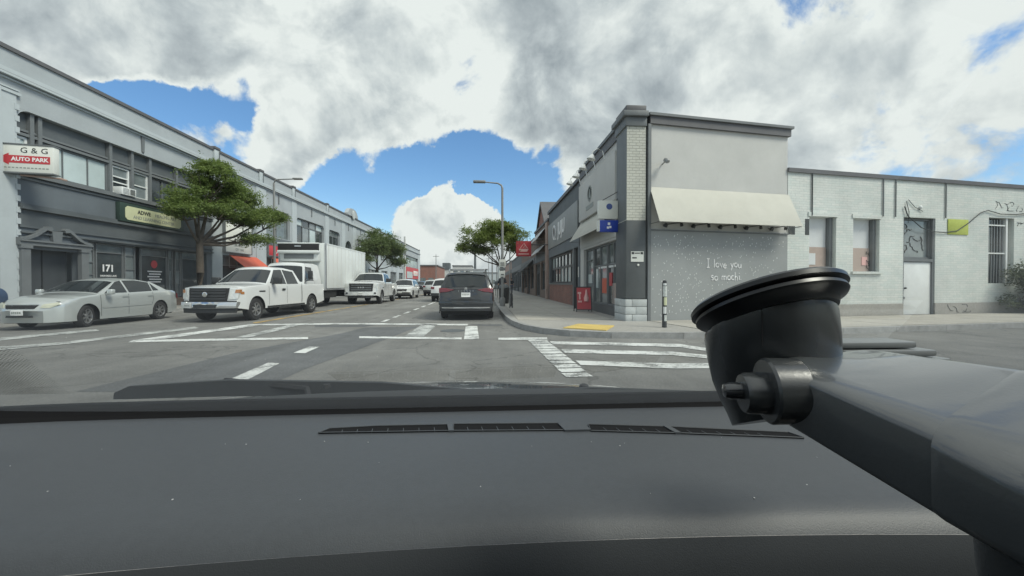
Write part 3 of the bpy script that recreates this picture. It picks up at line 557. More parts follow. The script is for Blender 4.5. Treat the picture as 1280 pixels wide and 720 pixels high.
# white square sign, orange awnings, red sign
ws = thing('shop_sign', 'square white sign with a black ring emblem above the orange awning', 'shop sign', (-16.3, 28, 3.9))
board(ws, TL, 26.75, 29.6, 3.3, 5.2, .06, .16, 'sign_white', 'grey_trim')
for k in range(7):
    a0 = R(180 + 8 + k * 24); a1 = a0 + R(15); rr = (.5, .66); MB(LT(28.2, 4.5, .225)).prism([(rr[0] * math.cos(a0), rr[0] * math.sin(a0)), (rr[1] * math.cos(a0), rr[1] * math.sin(a0)), (rr[1] * math.cos(a1), rr[1] * math.sin(a1)), (rr[0] * math.cos(a1), rr[0] * math.sin(a1))], 0, .008).build('emblem_segment', 'ink', ws)
text('LIMONCELLO', .2, LT(28.2, 3.76, .225), 'ink_grey', ws, bold=.004); text('CITY  BAR', .2, LT(28.2, 3.5, .225), 'ink_grey', ws, bold=.004)
def awning(name, label, T, a, b, v_top, v_bot, w, m, drop=.0, parts=True, inset=0.0):
    t = thing(name, label, 'awning', tuple((T @ Vector(((a + b) / 2, v_bot, w / 2)))))
    n = 1
    mb = MB(T)
    up = [(v_top + (v_bot - v_top) * k / n   , .02 + (w - .02) * k / n) for k in range(n + 1)]
    for (v0, w0), (v1, w1) in zip(up, up[1:]): mb.poly([(a, v0, w0), (b, v0, w0), (b, v1, w1), (a, v1, w1), (a, v0 - .02, w0), (b, v0 - .02, w0), (b, v1 - .02, w1), (a, v1 - .02, w1)], [(0, 1, 2, 3), (7, 6, 5, 4), (0, 3, 7, 4), (1, 5, 6, 2), (2, 6, 7, 3), (0, 4, 5, 1)], True)
    mb.build('canopy', m, t)
    if drop: MB(T).box(a, b, v_bot - drop, v_bot - .004, w - .02, w).build('valance', m, t)
    for s_ in (a + .03, b - .03): MB(T).tube([(s_, v_bot - .02, w - .02), (s_, v_bot - .02, .02), (s_, v_top - .05, .02)], .018, 6).build('frame_arm', 'grey_metal', t)
    return t
awning('awning', 'orange awning under the square white sign', TL, 27.4, 30.6, 3.15, 2.35, 1.0, 'orange_cloth', .12)
awning('awning', 'orange awning below the red script sign', TL, 32.6, 35.9, 3.3, 2.45, .9, 'orange_cloth', .12)
rs = thing('shop_sign', 'red sign with white script lettering above an orange awning', 'shop sign', (-16.3, 34, 3.8))
board(rs, TL, 31.95, 35.95, 3.42, 4.2, .03, .14, 'sign_red', 'grey_trim'); text("Alfredo's", .62, LT(34.2, 3.82, .175), 'ink_white', rs, bold=.012, shear=.35)
fs = thing('shop_sign', 'pale sign on the red fascia at the far end of the grey block', 'shop sign', (-16.3, 96, 3.5))
board(fs, TL, 94, 99.5, 3.0, 4.1, .1, .1, 'sign_white')
for k in range(6): MB(TL).box(94.8 + k * .7, 95.3 + k * .7, 3.35, 3.8, .2, .21).build('letter_block', 'ink_pink', fs)

# ------------------------------------------------------------------ corner building with the painted side wall
TR = frame((4.6, 0, 0), (0, -1, 0), (0, 0, 1))            # street front on the right: local u = -Y, w = out towards the street
TS = frame((4.95, 12.35, 0), (c9, s9, 0), (0, 0, 1))      # side wall: u along the wall, w = out towards the camera
CB = thing('corner_building', 'one storey corner shop with grey dotted mural side wall and white brick corner pillar', 'building', (6, 14, 0))
b = MB(TS); wall_cells(b, .12, 5.28, 2.96, 6.22, [], -.3, -.006); b.box(.12, 5.28, -.05, 2.9, -.3, -.01); b.build('side_wall', 'stucco', CB)
MB(TS).box(.12, 5.28, -.05, 2.93, -.02, .02).build('mural_panel', 'mural_grey', CB)
MB(TS).box(.1, 5.3, 2.93, 2.97, -.02, .05).build('mural_ledge', 'grey_trim', CB)
md = MB(TS); r2 = random.Random(3)
for k in range(430):
    u, v = r2.uniform(.2, 5.2), r2.uniform(.25, 2.85)
    if 2.0 < u < 3.6 and 1.35 < v < 2.1: continue
    a = r2.uniform(.6, 1.3); s_ = r2.uniform(.008, .015); md.prism([(u - s_ * .6, v - s_ * 1.5), (u + s_ * .5, v - s_ * 1.3), (u + s_ * .8, v + s_ * a), (u, v + s_ * 1.9), (u - s_ * .7, v + s_ * a)], .02, .024)
tag(md.build('mural_fleck', 'mural_white', CB), kind='stuff')
def cir(cx, cy, r, a0=90, a1=450, n=9): return [(cx + r * math.cos(R(a0 + (a1 - a0) * k / n)), cy + r * 1.1 * math.sin(R(a0 + (a1 - a0) * k / n))) for k in range(n + 1)]
STROKE = {'I': (.5, [[(.25, 1), (.25, 0)], [(.08, 1), (.42, 1)], [(.08, 0), (.42, 0)]]), 'l': (.3, [[(.15, 1), (.14, 0)]]), 'o': (.52, [cir(.26, .26, .22)]), 'v': (.5, [[(.06, .52), (.25, .02), (.44, .52)]]), 'e': (.52, [[(.06, .27), (.46, .3)] + cir(.26, .26, .22, 10, 320)[1:]]),
    'y': (.52, [[(.07, .52), (.26, .06)], [(.46, .54), (.14, -.3)]]), 'u': (.52, [[(.07, .52), (.1, .1), (.24, .02), (.4, .12), (.44, .52)], [(.44, .52), (.47, .02)]]), 's': (.46, [cir(.23, .39, .13, 30, 250, 6) + cir(.23, .13, .13, 80, -150, 6)]), 'm': (.78, [[(.07, 0), (.08, .5)], [(.08, .34), (.2, .5), (.34, .42), (.36, 0)], [(.36, .34), (.5, .5), (.64, .4), (.67, 0)]]),
    'c': (.46, [cir(.26, .26, .21, 50, 310)]), 'h': (.54, [[(.08, 1), (.09, 0)], [(.09, .32), (.24, .5), (.4, .4), (.43, 0)]]), 'i': (.26, [[(.13, .5), (.14, 0)], [(.13, .74), (.15, .8)]]), '.': (.2, [[(.08, .05), (.1, 0)]]), ' ': (.42, [])}
ML = MB(TS)
def hand(line, u, v, h):
    for ch in line:
        w_, st = STROKE[ch]; dv = r2.uniform(-.02, .02)
        for p in st: ML.tube([(u + x * h, v + dv + y * h, .022) for x, y in p], .016, 5)
        u += w_ * h * 1.02
hand('I love you', 2.13, 1.80, .275); hand('so mochi.', 2.30, 1.40, .275)
ML.build('lettering', 'ink_white', CB)
MB(TS).box(.1, 5.34, 6.22, 6.46, -.3, .08).build('side_fascia', 'coping_dark', CB)
MB(TS).box(.05, 5.4, 6.46, 6.54, -.4, .14).build('side_coping', 'grey_trim', CB)
MB(TS).box(.03, .13, .13, 6.2, -.05, .08).build('downpipe', 'grey_trim', CB)
lamp = MB(TS); lamp.tube([(.55, 5.0, -.01), (.55, 5.05, .2)], .02, 6).lathe([(.03, -.1), (.07, -.08), (.07, .06), (.05, .1)], (.55, 5.05, .24), (0, -.5, .8), 10); lamp.build('floodlight', 'grey_metal', CB)
# pillar at the corner
P0 = (4.33, 4.93, 12.32, 13.3)
def pbox(z0, z1, g, m, name):
    return MB().bbox(P0[0] - g, P0[1] + g * .3, P0[2] - g, P0[3] + g, z0, z1, .012).build(name, m, CB)
MB().box(P0[0], P0[1], P0[2], P0[3], 3.24, 6.12).build('pillar_brickwork', 'cream_brick', CB)
pbox(.82, 3.24, .012, 'shop_dark', 'pillar_panel'); pbox(6.12, 6.4, .05, 'grey_trim', 'pillar_band'); pbox(6.4, 6.56, .14, 'grey_trim', 'pillar_cornice'); pbox(6.56, 6.76, .02, 'coping_dark', 'pillar_cap')
for k, (z0, z1) in enumerate(((.1, .33), (.34, .57), (.58, .8))):
    for x0, x1 in (((4.29, 4.62), (4.625, 4.97)) if k % 2 else ((4.29, 4.5), (4.505, 4.97))):
        MB().bbox(x0, x1, 12.27 + rnd.uniform(0, .015), 13.36, z0, z1, .015).build('stone_block', 'stone_base', CB)
MB().box(P0[0] - .002, P0[0] + .05, P0[2] + .003, P0[3] - .004, 3.26, 6.1).build('pillar_flank', 'grey_trim', CB)
# street front of the corner shop
b = MB(TR); wall_cells(b, -19.6, -13.3, -.05, 6.55, [(-18.9, -13.6, .3, 2.85)], -.3, 0); b.build('front_wall', 'stucco', CB)
MB(TR).box(-19.6, -14.3, -.05, 6.4, -5.2, -.9).build('inner_core', 'shop_dark', CB)
MB(TR).box(-19.6, -13.3, 6.28, 6.62, -.3, .06).build('front_fascia', 'coping_dark', CB); MB(TR).box(-19.6, -13.3, 6.62, 6.74, -.4, .12).build('front_coping', 'grey_trim', CB)
MB(TR).box(-19.55, -13.35, 2.95, 3.7, .0, .03).build('fascia_band', 'stucco', CB)
MB(TR).box(-18.95, -13.35, .13, .45, -.2, .04).build('stallriser', 'shop_dark', CB)
MB(TR).box(-14.05, -13.3, .45, 2.95, -.2, .03).build('front_pier', 'shop_dark', CB)
window(CB, TR, -18.9, -17.6, .45, 2.85, -.2, (1,), (2.1, .5), 'grey_trim', ['pane_mid', 'pane_grey'], .08, name='shop_door')
window(CB, TR, -17.55, -15.6, .45, 2.85, -.2, (1, 1), (1.6, .8), 'grey_trim', ['pane_mid', 'pane_dark', 'pane_grey'], .07); window(CB, TR, -15.55, -14.05, .45, 2.85, -.2, (1, 1), (1.6, .8), 'grey_trim', ['pane_dark', 'pane_mid', 'pane_mid', 'pane_grey'], .07)
MB(TR).bbox(-14.45, -14.2, .5, 1.75, -.16, -.1, .01).build('wooden_post', 'tan_board', CB)
MB(TR).box(-14.95, -14.5, .5, 1.3, -.172, -.13).build('window_poster', 'tan_board', CB); MB(TR).box(-17.3, -17.0, 1.1, 1.9, -.172, -.15).build('window_notice', 'pane_blind', CB); MB(TR).box(-15.4, -15.1, 1.2, 1.7, -.172, -.14).build('window_notice', 'sign_red', CB); MB(TR).box(-16.4, -15.8, .9, 1.5, -.172, -.15).build('window_poster', 'orange_cloth', CB); MB(TR).box(-18.6, -18.0, 1.3, 1.7, -.172, -.15).build('window_poster', 'pane_blind', CB); MB(TR).box(-16.9, -14.6, 1.9, 1.98, -.172, -.14).build('shelf_edge', 'white_frame', CB)
sp = thing('shop_sign', 'large pale grey sign panel with a faint round emblem under the gooseneck lamps', 'sign', (4.5, 16.5, 5.2))
MB(TR).bbox(-19.35, -13.9, 4.2, 5.9, .02, .14, .01).build('panel', 'stucco', sp)
def RT(u, v, w): return frame((4.6 - w, -u, v), (0, -1, 0), (0, 0, 1))
MB(RT(-17.3, 5.15, .14)).lathe([(.34, 0), (.34, .02), (.27, .02), (.27, 0)], n=20).build('emblem_ring', 'ink_grey', sp); MB(RT(-17.3, 5.15, .14)).prism([(-.13, -.2), (.13, -.2), (.05, .2), (-.05, .2)], 0, .02).build('emblem', 'ink_grey', sp); MB(TR).box(-17.9, -16.7, 4.5, 4.68, .14, .155).build('letter_strip', 'ink_grey', sp)
SPOTN = ['black twin spotlight nearest the corner pillar under the wide cream awning', 'second black twin spotlight from the pillar under the wide awning', 'middle one of the five black spotlights above the mural', 'fourth black twin spotlight from the corner pillar above the mural', 'black twin spotlight above the mural nearest the white brick building']
def gooseneck(k, u):
    t = thing('gooseneck_lamp', ['white gooseneck lamp nearest the corner pillar above the pale sign panel', 'second white gooseneck lamp from the corner pillar', 'third white gooseneck lamp from the corner pillar', 'white gooseneck lamp farthest from the corner pillar'][k], 'lamp', (4.5, -u, 6.1), group='gooseneck lamps over the sign panel')
    MB(TR).tube([(u, 5.95, .14), (u, 6.25, .22), (u, 6.34, .42), (u, 6.22, .6), (u, 6.12, .62)], .022, 8).build('arm', 'white_frame', t)
    MB(TR).lathe([(.03, .1), (.07, .06), (.15, -.06), (.17, -.1), (.15, -.09), (.04, .03)], (u, 6.03, .63), (0, 1, -.25), 14).build('shade', 'white_frame', t)
for k, u in enumerate((-15.1, -16.4, -17.7, -19.0)): gooseneck(k, u)
awning('awning', 'cream awning over the corner shop door beside the hanging signs', TR, -19.5, -14.3, 4.15, 3.3, .55, 'cream_cloth')
awning('awning', 'wide cream awning above the dotted grey mural wall', TS, .12, 5.32, 4.28, 3.16, .55, 'cream_cloth')
for k in range(5):
    t = thing('spotlight', SPOTN[k], 'spotlight', tuple(TS @ Vector((.7 + k, 3.1, .1))), group='black spotlights above the mural')
    u = .62 + k * .98
    MB(TS).tube([(u, 3.12, .1), (u + .26, 3.16, .16), (u + .52, 3.2, .1)], .016, 6).tube([(u, 3.12, .0), (u, 3.12, .1)], .02, 6).build('arm', 'black_metal', t)
    MB(TS).lathe([(.03, .06), (.06, .04), (.065, -.06), (.03, -.07)], (u - .02, 3.1, .14), (.3, .9, .2), 10).build('lamp_head', 'black_metal', t); MB(TS).lathe([(.02, .05), (.045, .03), (.05, -.06), (.02, -.07)], (u + .53, 3.14, .14), (-.3, .9, .2), 10).build('lamp_head', 'black_metal', t)
bs = thing('blade_sign', 'white hanging box sign with a blue round mark on the corner pillar', 'sign', (4.05, 13.25, 3.7)); BT = frame((4.0, 13.2, 0), (1, 0, 0), (0, 0, 1))
MB(BT).bbox(-.32, .32, 3.4, 4.0, -.09, .09, .012).build('box', 'sign_white', bs); MB(BT @ Matrix.Translation((.03, 3.8, .09))).lathe([(.1, 0), (.1, .008)], n=18).build('round_mark', 'ink_blue', bs); MB(BT).tube([(.3, 4.02, 0), (.5, 4.35, 0)], .015, 6).tube([(-.2, 4.0, 0), (.5, 4.4, 0)], .012, 6).build('bracket', 'black_metal', bs)
b2 = thing('blade_sign', 'blue hanging box sign with a small white mark under the white one', 'sign', (4.05, 13.25, 3.15))
MB(BT).bbox(-.28, .34, 2.98, 3.36, -.09, .09, .012).build('box', 'sign_blue', b2); MB(BT).box(-.34, -.28, 3.0, 3.34, -.08, .08).build('edge_strip', 'sign_white', b2); MB(BT).box(-.02, .06, 3.2, 3.28, .09, .096).box(-.05, .02, 3.08, 3.15, .09, .096).box(.03, .1, 3.1, 3.17, .09, .096).build('mark', 'ink_white', b2)
pn = thing('notice', 'white notice with black print fixed to the dark pillar panel', 'notice', (4.65, 12.3, 2.1)); NT = frame((4.66, 12.3, 2.12), (1, 0, 0), (0, 0, 1))
MB(NT).box(-.2, .2, -.16, .16, 0, .012).build('sheet', 'sign_white', pn); MB(NT).box(-.18, -.1, .07, .14, .012, .016).box(.1, .18, .07, .14, .012, .016).box(-.16, -.02, -.06, -.02, .012, .016).box(-.08, .08, .09, .12, .012, .016).build('print', 'ink', pn)
MB(NT).lathe([(.035, -.27), (.035, -.268)], (0, 0, 0), (0, 0, 1), 6)
dl = thing('door_bell', 'small round white bell plate below the notice on the pillar', 'bell', (4.68, 12.3, 1.86)); MB(frame((4.69, 12.305, 1.86), (1, 0, 0), (0, 0, 1))).lathe([(.035, 0), (.035, .015), (.02, .025)], n=12).build('plate', 'sign_white', dl)
# A-board
ab = thing('sandwich_board', 'red A-frame sandwich board standing before the shop door', 'sandwich board', (3.95, 16.3, .145), R(-8))
A = MB(frame((3.95, 16.15, .15), (.99, -.12, 0), (0, .14, 1)))
for a, b_, c, d in ((-.32, -.28, 0, 1.02), (.28, .32, 0, 1.02), (-.28, .28, .98, 1.02), (-.28, .28, .06, .1)): A.box(a, b_, c, d, -.015, .015)
A.build('frame', 'black_metal', ab); AT = frame((3.95, 16.15, .15), (.99, -.12, 0), (0, .14, 1))
MB(AT).box(-.275, .275, .105, .975, -.005, .008).build('poster', 'sign_red', ab); MB(AT).box(-.24, -.1, .72, .8, .008, .012).box(-.19, -.13, .5, .72, .008, .012).box(-.24, -.08, .38, .45, .008, .012).build('print', 'ink_pink', ab); MB(AT).lathe([(.09, -.2), (.1, -.05), (.05, .1), (.03, .28)], (.1, .62, .012), (.05, 1, 0), 10).build('bottle_print', 'ink_pink', ab)
MB(frame((3.95, 16.65, .15), (.99, -.12, 0), (0, -.14, 1))).box(-.32, -.28, 0, 1.02, -.015, .015).box(.28, .32, 0, 1.02, -.015, .015).box(-.28, .28, .1, .98, -.005, .008).build('rear_panel', 'black_metal', ab)
# stickered bollard
bo = thing('bollard', 'slim black bollard covered with pale stickers on the corner pavement', 'bollard', (4.72, 10.5, .14)); BO = Matrix.Translation((4.72, 10.5, 0))
MB(BO).lathe([(.065, .14), (.06, .16), (.058, 1.3), (.05, 1.36), (.02, 1.38)], n=14).build('post', 'black_metal', bo)
for z0, z1, a0, a1, m_ in ((.95, 1.22, 200, 330, 'sticker'), (.72, .93, 230, 320, 'sign_cream'), (.5, .68, 215, 300, 'mural_white'), (.3, .46, 240, 310, 'sticker'), (1.24, 1.3, 210, 300, 'mural_white')):
    rows = [[(.0605 * math.cos(R(a)), .0605 * math.sin(R(a)), z) for a in np.linspace(a0, a1, 7)] for z in (z0, z1)]; MB(BO).ring(rows, False, False).build('sticker', m_, bo)

# ------------------------------------------------------------------ white brick building behind the side pavement
WB = thing('brick_building', 'white painted brick building with boarded windows and a white door', 'building', tuple(TS @ Vector((13, 0, -3)))); WBH = 5.05
holes = [(6.2, 7.35, 1.72, 3.6), (8.1, 9.3, 1.72, 3.6), (10.42, 11.98, .0, 3.72), (14.75, 16.15, 1.3, 3.86), (19, 20.3, 1.3, 3.86), (23, 24.3, 1.3, 3.86)]
b = MB(TS); wall_cells(b, 5.3, 30, .56, WBH, [(h[0], h[1], max(h[2], .56), h[3]) for h in holes], -.4, .0); b.build('wall', 'white_brick', WB)
b = MB(TS); wall_cells(b, 5.3, 30, -.05, .56, [(10.42, 11.98, -.05, .56)], -.4, .025); b.build('plinth', 'concrete', WB)
MB(TS).box(5.3, 30, -.05, WBH - .2, -8, -.42).build('inner_core', 'shop_dark', WB); MB(TS).box(5.28, 30.1, WBH, WBH + .14, -.45, .06).build('coping', 'coping_dark', WB)
for a, b_, c, d in holes[:2]:
    MB(TS).box(a, b_ - .16, c + .85, d, -.3, -.25).build('upper_board', 'white_board', WB); MB(TS).box(a, b_ - .16, c, c + .85, -.3, -.235).build('lower_board', 'tan_board', WB)
    MB(TS).box(b_ - .14, b_ - .02, c, d, -.3, -.12).build('jamb', 'grey_trim', WB); MB(TS).box(a - .08, b_ + .08, c - .09, c - .003, -.2, .07).build('sill', 'white_brick', WB); MB(TS).box(a - .06, b_ + .06, d + .003, d + .14, -.1, .03).build('lintel', 'white_brick', WB)
MB(TS).box(6.25, 6.72, 1.95, 2.35, -.235, -.22).build('pasted_sheet', 'white_board', WB); MB(TS).box(8.8, 9.05, 1.95, 2.25, -.235, -.22).build('pasted_sheet', 'ink_pink', WB)
MB(TS).bbox(10.5, 11.9, .14, 2.08, -.14, -.08, .01).build('door', 'white_frame', WB); MB(TS).lathe([(.03, 0), (.035, .05), (.02, .07)], (10.62, 1.12, -.08), (0, 0, 1), 10).build('door_handle', 'black_metal', WB); MB(TS).box(10.55, 10.62, .72, .8, -.08, -.06).build('lock_plate', 'grey_metal', WB)
MB(TS).box(10.42, 10.5, .13, 3.72, -.2, -.03).box(11.9, 11.98, .13, 3.72, -.2, -.03).box(10.5, 11.9, 2.1, 2.2, -.2, -.03).build('door_frame', 'grey_trim', WB)
window(WB, TS, 10.5, 11.9, 2.2, 3.7, -.2, (1,), (1,), 'grey_trim', 'pane_grey', .07, name='transom')
gf = MB(TS); r3 = random.Random(11)
def scrawl(mb, u0, u1, v0, v1, n, w, r=.012):
    for k in range(n):
        u, v = r3.uniform(u0, u1), r3.uniform(v0, v1); p = [(u, v, w)]; a = r3.uniform(0, 6.28)
        for i in range(6):
            a += r3.uniform(-1.3, 1.3); st = r3.uniform(.05, .13); u = min(u1, max(u0, u + st * math.cos(a))); v = min(v1, max(v0, v + st * math.sin(a))); p.append((u, v, w))
        mb.tube(p, r, 4)
scrawl(gf, 10.6, 11.8, 2.3, 3.5, 9, -.165); tag(gf.build('graffiti', 'ink', WB), kind='stuff')
gf = MB(TS); scrawl(gf, 14.6, 16.6, 4.15, 4.5, 9, .004, .008); scrawl(gf, 16.3, 17.3, 3.0, 3.7, 7, .004, .012); scrawl(gf, 12.6, 13.8, .2, .5, 5, .03, .008); tag(gf.build('graffiti', 'ink', WB), kind='stuff')
gf = MB(TS); scrawl(gf, 9.0, 9.25, 1.8, 2.45, 6, -.22, .01); gf.box(5.32, 5.6, 2.95, 3.5, .0, .006).box(6.02, 6.19, 2.95, 3.5, .0, .006); tag(gf.build('graffiti', 'ink', WB), kind='stuff')
br = MB(TS)
for k in range(7): br.tube([(14.82 + k * .155, 1.32, -.12), (14.82 + k * .155, 3.8, -.12)], .018, 6)
br.build('bar_set', 'grey_metal', WB)
cb = MB(TS); cb.box(14.8, 15.85, 3.55, 3.6, -.11, -.07).box(14.8, 15.85, 2.45, 2.5, -.11, -.07); cb.build('bar_rail', 'white_frame', WB)
MB(TS).box(14.78, 15.85, 1.3, 3.86, -.3, -.25).build('barred_pane', 'pane_dark', WB); MB(TS).box(15.8, 15.9, 1.3, 3.86, -.26, -.05).build('barred_jamb', 'white_frame', WB); MB(TS).box(15.92, 16.15, 1.3, 3.86, -.38, -.3).build('recess', 'shop_dark', WB)
for a in (19, 23): window(WB, TS, a, a + 1.3, 1.3, 3.86, -.3, (1,), (1, 1), 'grey_trim', 'pane_dark', .07)
for u, v0, v1, m_ in ((6.28, 3.62, WBH, 'black_metal'), (9.42, 3.7, WBH, 'grey_trim'), (10.0, 3.7, WBH, 'grey_trim'), (12.45, 3.75, WBH, 'grey_trim')): MB(TS).tube([(u, v0, .03), (u, v1, .03)], .02, 6).build('downpipe', m_, WB)
MB(TS).lathe([(.06, 0), (.06, .05), (.03, .07)], (11.2, 4.1, 0), (0, 0, 1), 12).build('vent_cap', 'white_frame', WB)
yg = thing('metal_plate', 'yellow green metal plate on the white brick wall between the door and barred window', 'plate', tuple(TS @ Vector((13.1, 3.4, .02)))); MB(TS).bbox(12.58, 13.62, 3.14, 3.72, .004, .03, .006).build('panel', 'yellow_green', yg)
cbl = thing('cable', 'black cable sagging across the white brick wall from the door transom', 'cable', tuple(TS @ Vector((13, 3.3, .05))))
MB(TS).tube([(10.4, 4.1, .04), (10.55, 3.75, .05), (10.8, 3.6, .05), (11.2, 3.35, .05), (11.7, 3.22, .05), (12.4, 3.2, .05), (13.0, 3.28, .05), (13.6, 3.6, .05), (14.2, 4.0, .05), (14.6, 4.12, .05), (15.3, 4.0, .05), (16.2, 4.02, .05), (18, 4.2, .05), (24, 4.4, .05)], .017, 6).build('wire', 'ink', cbl); MB(TS).tube([(10.5, 4.3, .03), (10.62, 3.9, .04), (10.58, 3.5, .04)], .01, 5).tube([(10.6, 4.35, .03), (10.9, 4.1, .03), (11.3, 3.95, .03)], .01, 5).build('loose_wire', 'ink', cbl)

# ------------------------------------------------------------------ shops farther along the right pavement
RB = thing('restaurant_building', 'dark grey restaurant front with brick base and long sign band', 'building', (5.5, 24.6, 0))
b = MB(TR); wall_cells(b, -29.6, -19.62, -.05, 6.3, [(-29.0, -21.3, 1.3, 3.1), (-21.1, -19.95, .13, 3.1)], -.3, -.02); b.build('wall', 'grey_dark', RB)
MB(TR).box(-29.6, -19.62, -.05, 6.2, -8, -.7).build('inner_core', 'shop_dark', RB); MB(TR).box(-29.62, -19.62, 6.3, 6.48, -.4, .1).build('coping', 'coping_dark', RB)
MB(TR).box(-29.05, -21.2, -.05, 1.22, -.2, .03).build('brick_base', 'red_brick', RB); MB(TR).box(-29.05, -21.2, 1.22, 1.3, -.2, .07).build('base_sill', 'grey_trim', RB)
MB(TR).box(-29.4, -19.7, 3.12, 3.7, -.02, .03).build('frieze', 'grey_blue', RB); MB(TR).box(-21.25, -21.0, .13, 3.12, -.1, .03).build('pier', 'grey_trim', RB); MB(TR).box(-19.95, -19.62, .13, 3.12, -.1, .04).build('pier', 'grey_blue', RB)
window(RB, TR, -28.95, -21.35, 1.32, 3.08, -.22, (1,) * 7, (1.1, .9), 'black_metal', ['pane_dark', 'pane_blind', 'pane_grey', 'pane_blind', 'pane_dark', 'pane_grey', 'pane_blind'], .08, mul=.13); window(RB, TR, -21.0, -20.0, .15, 3.08, -.25, (1,), (2.2, .7), 'black_metal', 'pane_dark', .08, name='shop_door')
MB(TR).box(-19.85, -19.72, 1.6, 2.1, .04, .06).build('menu_case', 'sign_white', RB)
rsn = thing('sign_band', 'grey sign band with raised white letters on the dark restaurant front', 'sign', (4.5, 25, 4.6)); MB(TR).bbox(-29.4, -20.0, 3.72, 5.42, .0, .08, .01).build('panel', 'mural_grey', rsn)
MB(RT(-26.6, 4.62, .085)).lathe([(.48, 0), (.48, .05), (.36, .05), (.36, 0)], n=20).build('letter_ring', 'ink_white', rsn); MB(RT(-26.25, 4.2, .085)).box(-.05, .25, -.1, 0, 0, .05).build('letter_tail', 'ink_white', rsn); text('JUJU', 1.15, RT(-24.2, 4.62, .085), 'ink_white', rsn, ext=.03, bold=.02, sx=1.0)
BBD = [('shop_building', 'brown brick shop front with a pink stone pier beside the restaurant', 29.65, 38, 5.9, 'brown_brick'), ('shop_building', 'brick shop with tan front and black awnings farther along the pavement', 38.05, 52, 5.4, 'brown_brick'), ('shop_building', 'low dark shop front beyond the black awnings', 52.05, 72, 5.0, 'grey_dark'), ('shop_building', 'farthest low shop on the same pavement before the street opens', 72.1, 100, 5.2, 'pink_stone')]
for i, (nm, lb, ya, yb, h, m_) in enumerate(BBD):
    t = thing(nm, lb, 'building', (6, (ya + yb) / 2, 0)); hl = []
    k = max(2, int((yb - ya) / 3.2)); st = (yb - ya - .9) / k
    for j in range(k): hl.append((-yb + .5 + j * st, -yb + .5 + (j + 1) * st - .55, .75 if j % 2 else .14, 3.0))
    b = MB(TR); wall_cells(b, -yb, -ya, -.05, h, hl, -.3, -.01); b.box(-yb, -ya, -.05, h - .1, -8, -.7); b.build('wall', m_, t); MB(TR).box(-yb, -ya, h, h + .16, -.4, .08).build('coping', 'coping_dark', t)
    for j, (a, b_, c, d) in enumerate(hl): window(t, TR, a, b_, c, d, -.24, (1, 1), (2, .7), 'grey_dark', ['pane_dark', 'pane_mid', 'pane_dark'], .08, name='window' if j % 2 else 'shop_door')
    MB(TR).box(-yb + .1, -ya - .1, 3.1, 3.75, -.02, .05).build('fascia', ['grey_dark', 'shop_dark', 'grey_trim', 'shop_dark'][i], t)
    if i == 0:
        MB(TR).bbox(-30.5, -29.66, -.05, 5.8, -.1, .14, .02).build('pier', 'pink_stone', t)
        b = MB(frame((4.5, 34, 0), (0, -1, 0), (0, 0, 1))); 
        MB(TR).prism([(-37.9, 5.9), (-32.6, 5.9), (-35.2, 8.1)], -6, -.25).build('gable', 'red_brick', t)
        for s_ in (-1, 1): MB(TR).prism([(-35.2 + s_ * 2.85, 5.85), (-35.2, 8.2), (-35.2, 8.36), (-35.2 + s_ * 2.95, 5.98)][::s_], -6.1, -.1).build('roof_slope', 'coping_dark', t)
awning('awning', 'upper grey white awning on the brown brick shop', TR, -36.8, -31.0, 5.6, 4.7, .7, 'white_cloth'); awning('awning', 'lower grey white awning on the brown brick shop', TR, -37.0, -31.0, 4.35, 3.7, .6, 'white_cloth')
awning('awning', 'black awning on the tan shop front', TR, -45, -39, 3.6, 2.5, 1.1, 'black_cloth', .15); awning('awning', 'farther black awning above a shop door', TR, -51, -46.3, 3.2, 2.3, 1.0, 'black_cloth', .15)
rb = thing('blade_sign', 'red hanging sign with a white bowl emblem over the pavement', 'sign', (2.74, 29.4, 3.79)); RBT = frame((2.74, 29.4, 3.79), (1, 0, 0), (0, 0, 1))
MB(RBT).bbox(-.55, .55, -.55, .55, -.1, .1, .02).build('box', 'sign_red', rb)
em = MB(RBT); em.prism([(-.36, -.02), (.36, -.02), (.25, -.22), (-.25, -.22)], .1, .11).tube([(-.25, .02, .105), (-.05, .3, .105), (.02, .38, .105), (.2, .12, .105), (.28, .02, .105)], .025, 5).tube([(-.05, .05, .105), (.05, .2, .105), (.12, .03, .105)], .02, 5).box(-.38, .38, -.42, -.35, .1, .11); em.build('emblem', 'ink_pink', rb); MB(RBT).tube([(.5, .3, 0), (1.9, .3, 0)], .03, 6).build('bracket', 'black_metal', rb)

